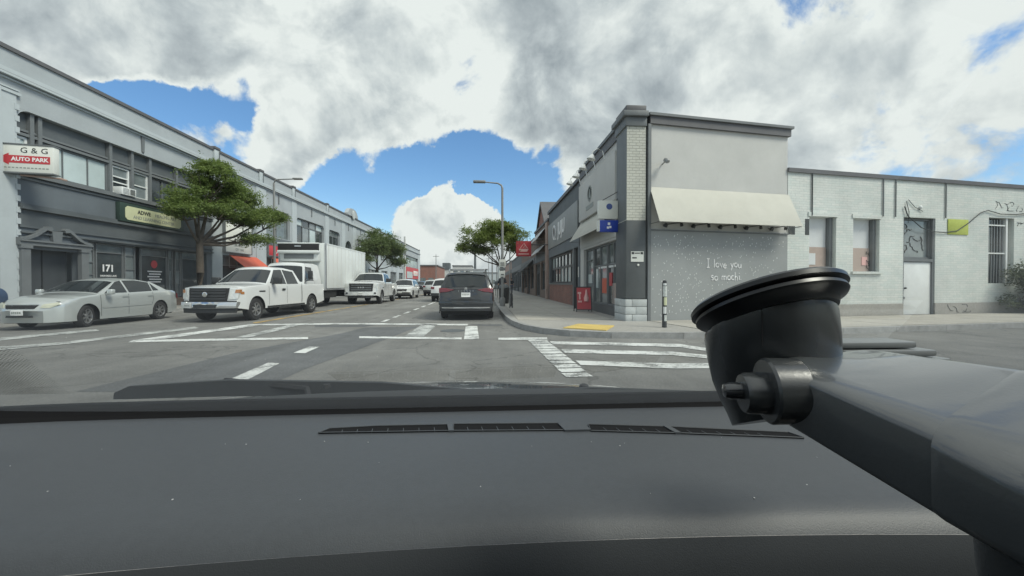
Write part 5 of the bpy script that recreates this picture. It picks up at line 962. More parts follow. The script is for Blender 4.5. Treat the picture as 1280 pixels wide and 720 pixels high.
def pickup(label, loc, rz, paint, kind, group):
    t = local(thing('pickup_truck', label, 'pickup truck', loc, rz, group)); big = kind == 'chrome'
    if big: c = Car(5.9, 1.02, [(-2.95, .8), (-2.93, 1.30), (-.92, 1.33), (-.88, 1.36), (-.78, 1.95), (-.1, 2.04), (.55, 1.98), (1.25, 1.46), (1.5, 1.42), (2.6, 1.38), (2.88, 1.33), (2.95, .6)], [(-2.95, 1.28), (0, 1.32), (1.4, 1.32), (2.95, 1.26)], [1.85, -1.78], .42, .44, .28, .16, .05, [(-2.95, .95), (-1, 1), (1.5, 1), (2.6, .99), (2.95, .95)], .50, .1, .1)
    else: c = Car(5.9, .99, [(-2.95, .8), (-2.93, 1.28), (-.98, 1.30), (-.94, 1.34), (-.72, 1.88), (-.1, 1.96), (.45, 1.94), (.62, 1.86), (1.32, 1.33), (1.5, 1.30), (2.6, 1.24), (2.86, 1.18), (2.95, .6)], [(-2.95, 1.24), (0, 1.25), (1.4, 1.23), (2.95, 1.12)], [1.88, -1.80], .39, .40, .30, .22, .05, [(-2.95, .95), (-1, 1), (1.5, 1), (2.5, .99), (2.95, .93)], .47, .08, .1)
    c.body(paint, t)
    yw0, yw1 = (.62, 1.22) if big else (.66, 1.29)
    c.topskin(yw0, yw1, .93, .97, 'windshield', 'car_glass', t)
    zb = 1.36 if big else 1.27; zr = 1.92 if big else 1.83
    c.side([(1.12, zb + .03), (.12, zb), (.12, zr), (.58, zr - .02)], 'side_window', 'car_glass', t); c.side([(.05, zb), (-.72, zb + .01), (-.62, zr - .06), (.05, zr)], 'side_window', 'car_glass', t)
    for y in (.08, 1.2, -.95): c.strip([(y, 1.2), (y, .52)], .014, 'door_seam', 'seam', t)
    c.strip([(-.98, 1.26), (-.98, .5)], .02, 'bed_gap', 'seam', t)
    c.side([(.22, 1.02), (.42, 1.02), (.42, 1.10), (.22, 1.10)], 'door_handle', 'car_plastic' if not big else paint, t, .025)
    c.strip([(1.3, .44), (-1.2, .44)], .07, 'rocker_trim', 'car_plastic', t, .006); c.side([(1.42, .99), (1.75, .99), (1.75, 1.04), (1.42, 1.04)], 'fender_badge', 'car_plastic', t, .008)
    c.mirror(1.0, zb + .02, 'car_plastic', t, 1.35)
    if not big:
        c.face([(-.64, .72), (.64, .72), (.68, 1.14), (-.68, 1.14)], 'grille_surround', 'seam', t, True, .02, .06)
        for k in range(4): c.face([(-.58, .755 + k * .096), (.58, .755 + k * .096), (.59, .815 + k * .096), (-.59, .815 + k * .096)], 'grille_slat', 'car_plastic', t, True, .032, .02)
        MB(frame((0, 2.975, .93), (-1, 0, 0), (0, 0, 1))).lathe([(.085, 0), (.085, .02), (.06, .03)], n=16).build('emblem', 'chrome', t)
        for sg_ in (0, 1):
            p = [(.69, .76), (.93, .78), (.96, 1.08), (.71, 1.12)]; c.face(p if sg_ == 0 else mirrored(p), 'headlight', 'lamp_clear', t, True, .022, .08); p = [(.85, .98), (.965, .98), (.97, 1.09), (.86, 1.09)]; c.face(p if sg_ == 0 else mirrored(p), 'turn_signal', 'lamp_amber', t, True, .03, .12)
            c.strip([(2.78, .98), (2.60, .97)], .09, 'side_signal', 'lamp_amber', t, .01) if sg_ == 0 else None
        c.face([(-.92, .48), (.92, .48), (.95, .68), (-.95, .68)], 'bumper', 'chrome', t, True, .08, .16); c.face([(-.36, .49), (.36, .49), (.4, .60), (-.4, .60)], 'bumper_opening', 'car_plastic', t, True, .09, .03); c.face([(-.9, .68), (.9, .68), (.9, .72), (-.9, .72)], 'bumper_top', 'car_plastic', t, True, .06, .1); c.face([(-.88, .32), (.88, .32), (.9, .48), (-.9, .48)], 'air_dam', 'car_plastic', t, True, .02, .08)
        plate(c, True, .57, t, x=.62, off=.11)
    else:
        c.face([(-.68, .80), (.68, .80), (.72, 1.28), (-.72, 1.28)], 'grille_surround', 'seam', t, True, .02, .05)
        for k in range(3): c.face([(-.6, .86 + k * .14), (.6, .86 + k * .14), (.62, .93 + k * .14), (-.62, .93 + k * .14)], 'grille_slat', 'grey_dark', t, True, .03, .02)
        for k, x in enumerate((.14, 0, -.14)): c.face([(x - .045, 1.0), (x + .045, 1.0), (x + .045, 1.08), (x - .045, 1.08)], 'emblem_letter', 'alloy', t, True, .036, .01)
        for sg_ in (0, 1):
            p = [(.76, 1.05), (.97, 1.06), (.97, 1.24), (.75, 1.24)]; c.face(p if sg_ == 0 else mirrored(p), 'headlight', 'lamp_clear', t, True, .02, .08); p = [(.9, .80), (.98, .80), (.98, 1.25), (.9, 1.25)]; c.face(p if sg_ == 0 else mirrored(p), 'running_light', 'lamp_clear', t, True, .024, .05); p = [(.78, .66), (.9, .66), (.9, .74), (.78, .74)]; c.face(p if sg_ == 0 else mirrored(p), 'fog_lamp', 'car_plastic', t, True, .09, .04)
        c.face([(-.97, .56), (.97, .56), (.98, .78), (-.98, .78)], 'bumper', paint, t, True, .07, .14); c.face([(-.7, .40), (.7, .40), (.78, .57), (-.78, .57)], 'air_dam', 'car_plastic', t, True, .04, .1); plate(c, True, .66, t, off=.1)
        c.topskin(1.7, 2.5, .45, .5, 'hood_scoop', paint, t, .03)
    c.face([(-.8, .85), (-.72, .85), (-.72, 1.2), (-.8, 1.2)], 'taillight', 'lamp_red', t, False, .02, .05); c.face([(.72, .85), (.8, .85), (.8, 1.2), (.72, 1.2)], 'taillight', 'lamp_red', t, False, .02, .05); c.face([(-.9, .5), (.9, .5), (.9, .66), (-.9, .66)], 'rear_bumper', 'chrome', t, False, .1, .15)
    MB().tube([(.3, 1.42 if big else 1.5, 1.27 if not big else 1.34), (-.3, 1.3, 1.31 if not big else 1.38)], .012, 5).build('wiper', 'seam', t)
    wheels(c, t, 7 if not big else 6, .27, 'alloy', 0, .60 if not big else .62, .0); return t
pickup('white pickup truck with a black slatted grille and amber signals, stopped by the yellow line', (-8.80, 16.85, 0), R(174), 'car_white', 'work', 'white pickup trucks')
pickup('white pickup truck with a tall black grille beside the box truck', (-7.58, 28.2, 0), R(180 + .5), 'car_white', 'chrome', 'white pickup trucks')

# minivan seen from behind
def minivan(label, loc, rz):
    t = local(thing('minivan', label, 'minivan', loc, rz))
    c = Car(5.17, .995, [(-2.58, .48), (-2.57, .78), (-2.52, .86), (-2.47, 1.10), (-2.40, 1.17), (-2.12, 1.60), (-2.02, 1.66), (-1.5, 1.725), (-.4, 1.75), (.5, 1.70), (.75, 1.62), (1.65, 1.12), (2.2, .98), (2.5, .84), (2.58, .55)], [(-2.58, .96), (-1.8, 1.10), (0, 1.02), (1.6, .98), (2.58, .7)], [1.62, -1.44], .36, .22, .34, .3, .20, [(-2.58, .93), (-2.2, .99), (0, 1), (1.6, 1), (2.58, .84)], None, .1, .1)
    c.body('car_dark', t); c.topskin(-2.40, -2.11, .86, .86, 'rear_window', 'car_glass', t, .008); c.topskin(-2.12, -2.0, .95, .95, 'spoiler', 'car_dark', t, .04); c.topskin(.8, 1.6, .93, .97, 'windshield', 'car_glass', t)
    c.side([(1.2, 1.06), (.2, 1.06), (.25, 1.58), (.7, 1.56)], 'side_window', 'car_glass', t); c.side([(.1, 1.07), (-1.1, 1.12), (-1.1, 1.62), (.15, 1.6)], 'side_window', 'car_glass', t); c.side([(-1.2, 1.13), (-2.0, 1.2), (-1.9, 1.53), (-1.2, 1.6)], 'quarter_window', 'car_glass', t)
    for sg_ in (0, 1):
        p = [(.40, 1.07), (.62, 1.01), (.94, .97), (.95, 1.13), (.7, 1.13)]; c.face(p if sg_ == 0 else mirrored(p), 'taillight', 'lamp_red', t, False, .018, .05)
        p = [(.80, .56), (.92, .56), (.92, .62), (.80, .62)]; c.face(p if sg_ == 0 else mirrored(p), 'reflector', 'lamp_red', t, False, .03, .03)
    c.face([(-.44, 1.085), (.44, 1.085), (.42, 1.13), (-.42, 1.13)], 'tailgate_trim', 'car_black', t, False, .012, .03); c.face([(-.56, .70), (.56, .70), (.36, .985), (-.36, .985)], 'plate_recess', 'car_dark', t, False, .016, .02); c.face([(-.52, .71), (.52, .71), (.5, .74), (-.5, .74)], 'recess_lip', 'car_plastic', t, False, .02, .03)
    c.face([(-.95, .56), (.95, .56), (.94, .69), (-.94, .69)], 'bumper', 'car_dark', t, False, .05, .1); c.face([(-.86, .34), (.86, .34), (.92, .55), (-.92, .55)], 'bumper_lower', 'car_plastic', t, False, .03, .1); c.face([(-.82, .43), (.82, .43), (.84, .465), (-.84, .465)], 'chrome_strip', 'chrome', t, False, .045, .02)
    plate(c, False, .90, t, .31, .155)
    MB(frame((0, -2.475, 1.105), (1, 0, 0), (0, 0, 1))).lathe([(.05, 0), (.05, .015), (.036, .015), (.036, 0)], n=16).build('emblem', 'chrome', t)
    for k, ch in enumerate('SIENNA'): text(ch, .075, frame((-.25 + k * .1, -2.492, 1.03), (1, 0, 0), (0, 0, 1)), 'alloy', t, 'badge_letter')
    for sg_ in (1, -1): MB().tube([(sg_ * .62, -1.9, 1.70), (sg_ * .64, -1.7, 1.80), (sg_ * .66, -.6, 1.82), (sg_ * .66, .3, 1.80), (sg_ * .66, .45, 1.73)], .022, 6).build('roof_rail', 'alloy', t)
    for y in (-1.4, -.2): MB().tube([(-.66, y, 1.82), (.66, y, 1.82)], .02, 6).build('cross_bar', 'alloy', t)
    MB().bbox(-.035, .035, -1.9, -1.75, 1.68, 1.76, .02).build('antenna_fin', 'car_dark', t); MB().tube([(.05, -2.44, 1.19), (.3, -2.40, 1.23)], .01, 5).build('rear_wiper', 'seam', t)
    for sg_ in (1, -1): MB().box(sg_ * .5 - .12, sg_ * .5 + .12, -2.2, -2.05, 1.0, 1.1).build('seat_back', 'under', t)
    c.mirror(1.25, 1.06, 'car_dark', t, 1.0); c.strip([(-.0, 1.0), (-.0, .3)], .012, 'door_seam', 'seam', t); c.strip([(-1.15, .95), (-2.0, 1.0)], .02, 'slide_track', 'seam', t)
    wheels(c, t, 5, .235, 'alloy', 0); return t
minivan('dark grey minivan with roof rails waiting at the crossing line', (-.66, 16.75, 0), R(-.6))

# box truck with a refrigeration unit
bt = local(thing('box_truck', 'white refrigerated box truck behind the work pickup', 'truck', (-9.75, 25.9, 0), R(180)))
# local frame: front +y; the box spans y -3.9 .. 3.4
MB().bbox(-1.2, 1.2, -3.8, 3.45, .92, 3.45, .03).build('cargo_box', 'cargo_white', bt)
for k in range(11): 
    for sg_ in (1, -1): MB().box(sg_ * 1.2 - .008, sg_ * 1.2 + .008, -3.6 + k * .66, -3.57 + k * .66, 1.0, 3.38).build('panel_joint', 'stucco', bt)
for sg_ in (1, -1): MB().box(sg_ * 1.2 - .014, sg_ * 1.2 + .014, -3.8, 3.45, .92, 1.03).build('bottom_rail', 'alloy', bt); MB().box(sg_ * 1.2 - .03, sg_ * 1.2 + .02, 3.36, 3.47, .92, 3.45).build('corner_post', 'alloy', bt); MB().box(sg_ * 1.2 - .012, sg_ * 1.2 + .012, -3.8, 3.45, 3.38, 3.46).build('top_rail', 'cargo_white', bt)
ru = MB(); ru.bbox(-1.0, 1.0, 3.45, 3.85, 2.45, 3.42, .08); ru.build('refrigeration_unit', 'cargo_white', bt)
MB().bbox(-1.03, 1.03, 3.8, 3.98, 3.0, 3.36, .05).build('unit_grille', 'seam', bt); MB().bbox(-1.06, 1.06, 3.75, 4.02, 2.86, 3.03, .07).build('unit_bulge', 'cargo_white', bt); MB().bbox(-.75, .75, 3.84, 3.9, 2.58, 2.84, .03).build('unit_recess', 'grey_trim', bt); MB().bbox(-1.05, 1.05, 3.74, 4.0, 3.35, 3.42, .03).build('unit_top', 'cargo_white', bt); MB().box(-.16, .16, 3.985, 3.995, 3.2, 3.27).build('unit_badge', 'alloy', bt)
cab = Car(2.3, 1.02, [(-1.15, 2.2), (-1.1, 2.3), (-.6, 2.36), (.35, 2.33), (.5, 2.26), (.98, 1.35), (1.06, 1.2), (1.13, .95), (1.15, .5)], [(-1.15, 1.45), (.9, 1.34), (1.15, 1.0)], [.35], .40, .45, .10, .22, .0, [(-1.15, 1), (.6, 1), (1.15, .96)], .48, .0, .0)
ca = MB(); CT = Matrix.Translation((0, 4.75, 0))
class _P: pass
tmp = local(thing('box_truck_cab', None, None)); cab.body('car_white', tmp); cab.topskin(.55, .95, .92, .95, 'windshield', 'car_glass', tmp); cab.side([(.8, 1.42), (-.25, 1.42), (-.25, 2.1), (.42, 2.1)], 'side_window', 'car_glass', tmp)
cab.face([(-.6, .75), (.6, .75), (.62, 1.05), (-.62, 1.05)], 'grille', 'seam', tmp); cab.face([(-.95, .48), (.95, .48), (.95, .68), (-.95, .68)], 'bumper', 'car_plastic', tmp, True, .06, .1)
for p in ([(.66, .78), (.92, .78), (.92, .98), (.66, .98)],): cab.face(p, 'headlight', 'lamp_clear', tmp); cab.face(mirrored(p), 'headlight', 'lamp_clear', tmp)
for sg_ in (1, -1): MB().tube([(sg_ * 1.0, .75, 1.35), (sg_ * 1.28, .8, 1.5), (sg_ * 1.28, .8, 2.0), (sg_ * .95, .6, 2.1)], .015, 6).bbox(sg_ * 1.28 - .11, sg_ * 1.28 + .11, .74, .84, 1.5, 1.9, .03).build('mirror', 'car_plastic', tmp)
cab.strip([(-.35, 2.1), (-.35, .6)], .014, 'door_seam', 'seam', tmp)
for o in list(tmp.children): o.parent = bt; o.location = (0, 4.75, 0)
bpy.data.objects.remove(tmp)
MB().box(-.45, .45, -3.7, 4.9, .55, .9).build('chassis', 'under', bt); MB().box(-1.1, 1.1, -3.0, -2.9, .4, .9).box(-1.1, 1.1, 1.6, 3.3, .5, .88).build('underrun_frame', 'under', bt)
truck = Car(10, 1.08, [(-5, 1), (5, 1)], [(-5, .9), (5, .9)], [5.1, -2.1], .42); wheels(truck, bt, 6, .28, 'alloy', 0, .6)

# compact traffic farther off
def suv(label, loc, rz, paint, group=None, kind='suv', name='suv'):
    t = local(thing(name, label, 'car', loc, rz, group))
    c = Car(4.6, .92, [(-2.3, .6), (-2.27, 1.0), (-2.2, 1.1), (-1.95, 1.55), (-1.6, 1.64), (-.2, 1.68), (.35, 1.62), (1.1, 1.10), (1.9, .98), (2.2, .88), (2.3, .58)], [(-2.3, 1.0), (0, 1.02), (1.1, .98), (2.3, .75)], [1.38, -1.32], .35, .26, .34, .3, .15)
    c.body(paint, t); c.topskin(.42, 1.05, .93, .97, 'windshield', 'car_glass', t); c.topskin(-2.18, -1.97, .88, .88, 'rear_window', 'car_glass', t, .008); c.side([(.85, 1.05), (-.05, 1.06), (0, 1.52), (.35, 1.5)], 'side_window', 'car_glass', t); c.side([(-.12, 1.06), (-1.0, 1.09), (-1.0, 1.52), (-.08, 1.53)], 'side_window', 'car_glass', t); c.side([(-1.08, 1.1), (-1.8, 1.16), (-1.75, 1.45), (-1.08, 1.51)], 'quarter_window', 'car_glass', t)
    for sg_ in (0, 1):
        for p, nm, m_, fr in (([(.55, .74), (.84, .76), (.84, .87), (.6, .86)], 'headlight', 'lamp_clear', True), ([(.62, .9), (.86, .9), (.86, 1.06), (.62, 1.04)], 'taillight', 'lamp_red', False)): c.face(p if sg_ == 0 else mirrored(p), nm, m_, t, fr, .015, .05)
    c.face([(-.5, .62), (.5, .62), (.54, .82), (-.54, .82)], 'grille', 'seam', t); c.face([(-.7, .36), (.7, .36), (.76, .5), (-.76, .5)], 'intake', 'car_plastic', t); c.face([(-.85, .42), (.85, .42), (.86, .62), (-.86, .62)], 'rear_bumper', 'car_plastic', t, False, .03, .08)
    plate(c, True, .56, t); plate(c, False, .85, t); c.mirror(.72, 1.05, paint, t, .9); wheels(c, t, 5, .22, 'alloy'); return t
suv('white sport utility car following the tall grille pickup', (-7.0, 36.2, 0), R(180), 'car_white')
suv('dark green car parked ahead of the red fascia', (-11.9, 66, 0), R(180), 'car_green')
suv('dark hatchback parked past the dark green car', (-11.9, 76, 0), R(180), 'car_black')
suv('dark wagon parked at the far kerb by the red brick building', (-11.9, 84, 0), R(180), 'car_dark')
suv('pale silver van car driving off in the second lane', (-5.4, 43.5, 0), 0, 'car_silver')
suv('white car partly hidden by the dark minivan', (-2.9, 30.5, 0), 0, 'car_white')
suv('black car parked by the kerb farther up the street', (-1.0, 46, 0), 0, 'car_black'); suv('white car queuing far up the street', (-5.2, 62, 0), 0, 'car_white'); suv('small red car far up the oncoming lane', (-9.2, 80, 0), R(180), 'sign_red')
for i, (x, y, lb) in enumerate(((-5.3, 84, 'white delivery truck far up the street above the silver car'), (-2.2, 100, 'second white delivery truck beyond the queue'))):
    t = local(thing('delivery_truck', lb, 'truck', (x, y, 0), 0)); MB().bbox(-1.1, 1.1, -3, 2.2, .8, 3.1, .03).build('cargo_box', 'cargo_white', t); MB().bbox(-1.0, 1.0, 2.25, 3.9, .5, 2.2, .15).build('cab', 'car_white', t); MB().box(-.9, .9, -3.05, -3.003, .95, 2.9).build('rear_door', 'stucco', t); MB().box(-.9, .9, -3.1, -2.9, .45, .62).build('rear_bumper', 'car_plastic', t); c = Car(7, 1.05, [(-3.5, 1), (3.5, 1)], [(-3.5, .9), (3.5, .9)], [2.9, -1.7], .42); wheels(c, t, 6, .28, 'alloy')
    for sg_ in (1, -1): MB().box(sg_ * .85 - .07, sg_ * .85 + .07, -3.07, -3.06 + .02, .66, .8).build('taillight', 'lamp_red', t)

# ------------------------------------------------------------------ people
def person(label, x, y, rz, top, legs, stride=.16):
    t = local(thing('person', label, 'person', (x, y, .14), rz)); 
    J = {'pel': (0, 0, .93, .125), 'wai': (0, .01, 1.08, .115), 'che': (0, .0, 1.30, .145), 'nk0': (0, -.01, 1.46, .07), 'nk1': (0, .01, 1.53, .052),
         'hl': (.09, 0, .88, .095), 'hr': (-.09, 0, .88, .095), 'kl': (.1, stride * .7 + .03, .50, .062), 'kr': (-.1, -stride * .4 + .03, .50, .062), 'al': (.1, stride, .09, .042), 'ar': (-.1, -stride * 1.3, .12, .042), 'tl': (.11, stride + .17, .035, .035), 'tr': (-.11, -stride * 1.3 + .15, .04, .035),
         'sl': (.18, -.01, 1.40, .062), 'sr': (-.18, -.01, 1.40, .062), 'el': (.24, -stride * .5, 1.13, .043), 'er': (-.24, stride * .4, 1.13, .043), 'wl': (.25, -stride * .3 + .1, .90, .03), 'wr': (-.25, stride * .8 + .1, .92, .03)}
    E = [('pel', 'wai'), ('wai', 'che'), ('che', 'nk0'), ('nk0', 'nk1'), ('pel', 'hl'), ('pel', 'hr'), ('hl', 'kl'), ('hr', 'kr'), ('kl', 'al'), ('kr', 'ar'), ('al', 'tl'), ('ar', 'tr'), ('che', 'sl'), ('che', 'sr'), ('sl', 'el'), ('sr', 'er'), ('el', 'wl'), ('er', 'wr')]
    def skin(keys, edges, root, m_, name, grow=0.):
        me = bpy.data.meshes.new(name); idx = {k: i for i, k in enumerate(keys)}; me.from_pydata([J[k][:3] for k in keys], [(idx[a], idx[b]) for a, b in edges], []); o = bpy.data.objects.new(name, me); COL.objects.link(o)
        md_ = o.modifiers.new('skin', 'SKIN'); md_.use_smooth_shade = True
        for k in keys: me.skin_vertices[0].data[idx[k]].radius = (J[k][3] + grow, J[k][3] * (.8 if k in ('che', 'wai', 'pel') else 1) + grow)
        me.skin_vertices[0].data[idx[root]].use_root = True; o.modifiers.new('sub', 'SUBSURF').levels = 1; o.modifiers['sub'].render_levels = 1
        dg = bpy.context.evaluated_depsgraph_get(); ev = bpy.data.meshes.new_from_object(o.evaluated_get(dg)); bpy.data.objects.remove(o); ev.materials.clear(); ev.materials.append(MATS[m_]); ob = bpy.data.objects.new(name, ev); COL.objects.link(ob); ob.parent = t; return ob
    body = skin(list(J), E, 'pel', 'skin', 'body')
    skin(['pel', 'wai', 'che', 'nk0', 'sl', 'sr', 'el', 'er'], [('pel', 'wai'), ('wai', 'che'), ('che', 'nk0'), ('che', 'sl'), ('che', 'sr'), ('sl', 'el'), ('sr', 'er')], 'pel', top, 'shirt', .014)
    skin(['pel', 'hl', 'hr', 'kl', 'kr', 'al', 'ar'], [('pel', 'hl'), ('pel', 'hr'), ('hl', 'kl'), ('hr', 'kr'), ('kl', 'al'), ('kr', 'ar')], 'pel', legs, 'trousers', .014)
    bm = bmesh.new(); bmesh.ops.create_uvsphere(bm, u_segments=14, v_segments=10, radius=1)
    for v in bm.verts: v.co = Vector((v.co.x * .076, v.co.y * .098 + (.012 if v.co.y > .9 else 0), v.co.z * .118)) + Vector((0, .02, 1.65))
    bm.verts.index_update(); h = MB(); h.poly([v.co.copy() for v in bm.verts], [[v.index for v in f.verts] for f in bm.faces], True); bm.free(); h.lathe([(.018, 0), (.006, .03)], (0, .11, 1.64), (0, 1, -.2), 6); h.build('head', 'skin', t)
    hr = MB(); hr.lathe([(.0805, -.02), (.083, .03), (.074, .08), (.04, .118), (.01, .125)], (0, .008, 1.655), (0, -.25, 1), 14); hr.build('hair', 'hair', t)
    for s_ in (1, -1):
        w = Vector(J['wl' if s_ > 0 else 'wr'][:3]); hd = MB(); hd.tube([w, w + Vector((0, .01, -.05)), w + Vector((0, .015, -.09))], [.028, .04, .034], 8)
        for k in range(4): hd.tube([w + Vector((0, -.015 + k * .017, -.09)), w + Vector((-s_ * .006, -.012 + k * .017, -.125)), w + Vector((-s_ * .02, -.012 + k * .017, -.155 - (.012 if k in (1, 2) else 0)))], [.0085, .008, .006], 6)
        hd.tube([w + Vector((0, .04, -.04)), w + Vector((-s_ * .008, .06, -.075)), w + Vector((-s_ * .012, .058, -.1))], [.01, .009, .007], 6); hd.build('hand', 'skin', t)
        a, b = J['al' if s_ > 0 else 'ar'], J['tl' if s_ > 0 else 'tr']; MB().tube([(a[0], a[1] - .06, a[2] - .03), (a[0], a[1] + .04, a[2] - .035), (b[0], b[1] + .02, b[2] - .01)], [.045, .05, .035], 8).build('shoe', 'cloth_dark', t)
    return t
person('person in dark clothes standing at the kerb behind the minivan', 1.0, 24.6, R(160), 'cloth_dark', 'cloth_dark', .03); person('person in dark clothes walking far along the pavement', 3.2, 50, R(10), 'cloth_dark', 'cloth_blue', .17); person('person in a blue top farther up the pavement by the awnings', 2.3, 66, R(185), 'cloth_blue', 'cloth_dark', .15)

# ------------------------------------------------------------------ the car the view is taken from: dashboard, windscreen, hood, wipers, phone mount
OC = thing('camera_car', 'dark car looked out of, with its textured grey dashboard, wipers and bonnet edge', 'car', (.05, -.2, 0))
db = MB(); rows = []
PROF = [(.566, 1.1225), (.54, 1.126), (.47, 1.1275), (.40, 1.1275), (.345, 1.126), (.325, 1.1245), (.312, 1.1212), (.3035, 1.1160), (.2975, 1.1085)]
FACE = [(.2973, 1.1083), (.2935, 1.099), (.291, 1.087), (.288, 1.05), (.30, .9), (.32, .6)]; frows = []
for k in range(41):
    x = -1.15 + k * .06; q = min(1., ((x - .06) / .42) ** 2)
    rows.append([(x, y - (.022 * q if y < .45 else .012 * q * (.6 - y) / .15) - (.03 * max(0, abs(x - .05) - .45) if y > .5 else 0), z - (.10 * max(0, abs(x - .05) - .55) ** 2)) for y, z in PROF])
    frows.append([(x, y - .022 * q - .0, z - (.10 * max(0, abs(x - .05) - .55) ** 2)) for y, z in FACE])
MB().ring(frows, False, False).build('dashboard_face', 'dash_lower_shaded', OC, 60)  # front face colour darkened to stand in for shade below the roll-off
db.ring(rows, False, False); db.build('dashboard', 'dash', OC, 60)
tr_ = MB(); rows = []
for k in range(41):
    x = -1.15 + k * .06; e = .03 * max(0, abs(x - .05) - .45); d = .10 * max(0, abs(x - .05) - .55) ** 2
    rows.append([(x, .560 - e, 1.1195 - d), (x, .566 - e, 1.1235 - d), (x, .580 - e, 1.1385 - d), (x, .590 - e, 1.1385 - d), (x, .66 - e, 1.10 - d), (x, .66 - e, 1.05 - d)])
tr_.ring(rows, False, False); tr_.build('windscreen_trim', 'dash_black', OC)
dv = None
SLOTS = [[(-.1915, .4792), (-.184, .4925), (-.1315, .4976), (-.0409, .4973), (-.041, .4758), (-.0989, .477)], [(-.039, .4986), (.0899, .4931), (.0904, .4699), (-.0372, .4756)], [(.124, .4866), (.2221, .472), (.3468, .4457), (.352, .4284), (.3155, .4355), (.2217, .4513), (.1223, .4653)]]
vent = MB()
for sl_ in SLOTS: vent.prism(sl_, 1.1265, 1.1284)
vent.build('defroster_vent', 'dash_black', OC); vb = bpy.data.objects['defroster_vent']
for sl_ in SLOTS:
    fr = MB(); P = [Vector((*p, 1.1288)) for p in sl_]; fr.tube(P + [P[0]], .0007, 6); fr.build('vent_rim', 'dash', vb)
def slot_y(x, far):
    L = [(-.1915, .492), (-.13, .497), (0, .497), (.09, .493), (.124, .4866), (.2221, .472), (.3468, .4457)] if far else [(-.1915, .4785), (-.0989, .477), (.09, .470), (.1223, .4653), (.2217, .4513), (.3155, .4355), (.352, .430)]
    return interp(L, x)
for x in (-.165, -.148, -.131, -.113, -.095, -.077, -.059, -.020, -.003, .015, .033, .051, .070, .141, .156, .171, .186, .201, .236, .252, .268, .283, .298, .312):
    a, b = slot_y(x, True), slot_y(x, False); a = b + (a - b) * .55; MB().prism([(x - .0005, b), (x + .0005, b), (x - .002 + .0003, a), (x - .002 - .0003, a)], 1.127, 1.1288).build('vent_rib', 'dash', vb)
for x, k in ((-.04, .003), (.107, .0155), (.2195, .0035)):
    a, b = slot_y(x, True) + .001, slot_y(x, False) - .001; MB().prism([(x - k, b), (x + k, b), (x + k - .004, a), (x - k - .004, a)], 1.126, 1.1298).build('vent_divider', 'dash', vb)
sk = MB(); r4 = random.Random(5)
for k in range(30):
    x, y = r4.uniform(-.45, .5), r4.uniform(.31, .46); z = interp([(.30, 1.119), (.315, 1.1238), (.345, 1.1263), (.4, 1.1278), (.5, 1.1278)], y); s_ = r4.uniform(.0002, .0005); sk.box(x - s_, x + s_, y - s_, y + s_ * r4.uniform(1, 2), z, z + .0004)
tag(sk.build('dust_speck', 'speck', OC), kind='stuff')
hd = MB(); rows = []
for k in range(33):
    x = -1.0 + k * .065; q = ((x + .12) / .9) ** 2; rows.append([(x, y, z - dz_ * q) for y, z, dz_ in ((.70, 1.070, .05), (.86, 1.064, .06), (1.0, 1.052, .075), (1.13, 1.032, .085), (1.25, 1.004, .09), (1.5, .93, .1), (1.8, .80, .1), (1.95, .62, .05), (1.95, .3, 0))])
hd.ring(rows, False, False); hd.build('bonnet', 'hood_paint', OC, 60)
cw = MB(); rows = []
for k in range(33):
    x = -1.0 + k * .065; q = ((x + .05) / .9) ** 2; rows.append([(x, y - .05 * q, z - .04 * q) for y, z in ((.655, 1.095), (.69, 1.100), (.70, 1.108), (.735, 1.110), (.74, 1.066))])
cw.ring(rows, False, False); cw.build('cowl_panel', 'car_plastic', OC, 40)
def wiper(P0_, P1_, th):
    a, b = Vector(P0_), Vector(P1_); m_ = MB(); d = (b - a).normalized(); n = Vector((-d.y, d.x, 0)); m_.ring([[a + d * (b - a).length * t + n * sx * w + Vector((0, 0, hz_ * h + .008 * math.sin(math.pi * t))) for sx, h in ((-1, 0), (-.6, 1), (.6, 1), (1, 0))] for t, w, hz_ in ((0, .004, .012 * th), (.04, .007, .024 * th), (.3, .010, .030 * th), (.7, .009, .024 * th), (.97, .006, .012 * th), (1, .004, .006))], True, True)
    return m_
w1_ = wiper((-.72, .84, 1.075), (.02, .80, 1.076), 1.0).build('wiper_blade', 'car_plastic', OC); MB().tube([(-.30, .72, 1.09), (-.34, .80, 1.098), (-.52, .85, 1.105)], .006, 6).lathe([(.008, 0), (.006, .006)], (-.3, .79, 1.103), n=8).build('wiper_arm', 'seam', w1_)
w2_ = wiper((-.02, .78, 1.072), (.72, .72, 1.060), .9).build('wiper_blade', 'car_plastic', OC); MB().tube([(.42, .69, 1.075), (.36, .73, 1.088), (.2, .77, 1.09)], .006, 6).build('wiper_arm', 'seam', w2_)
for x in (-.26, .22): MB().lathe([(.012, 0), (.010, .006), (.004, .009)], (x, .90, 1.066), n=10).build('washer_nozzle', 'car_plastic', OC)
def GL(x, y): return Vector((x, y, 1.3884 - .464 * y))            # the glass plane
MB().poly([GL(-.85, .60), GL(.9, .60), GL(.78, -.22), GL(-.70, -.22)], [(0, 1, 2, 3)]).build('windshield', 'windshield_glass', OC)
ft = MB(); nd = Vector((0, -.42, -.907)); c0, c1, c2 = GL(-.262, .226), GL(-.462, .418), GL(-.398, .418)
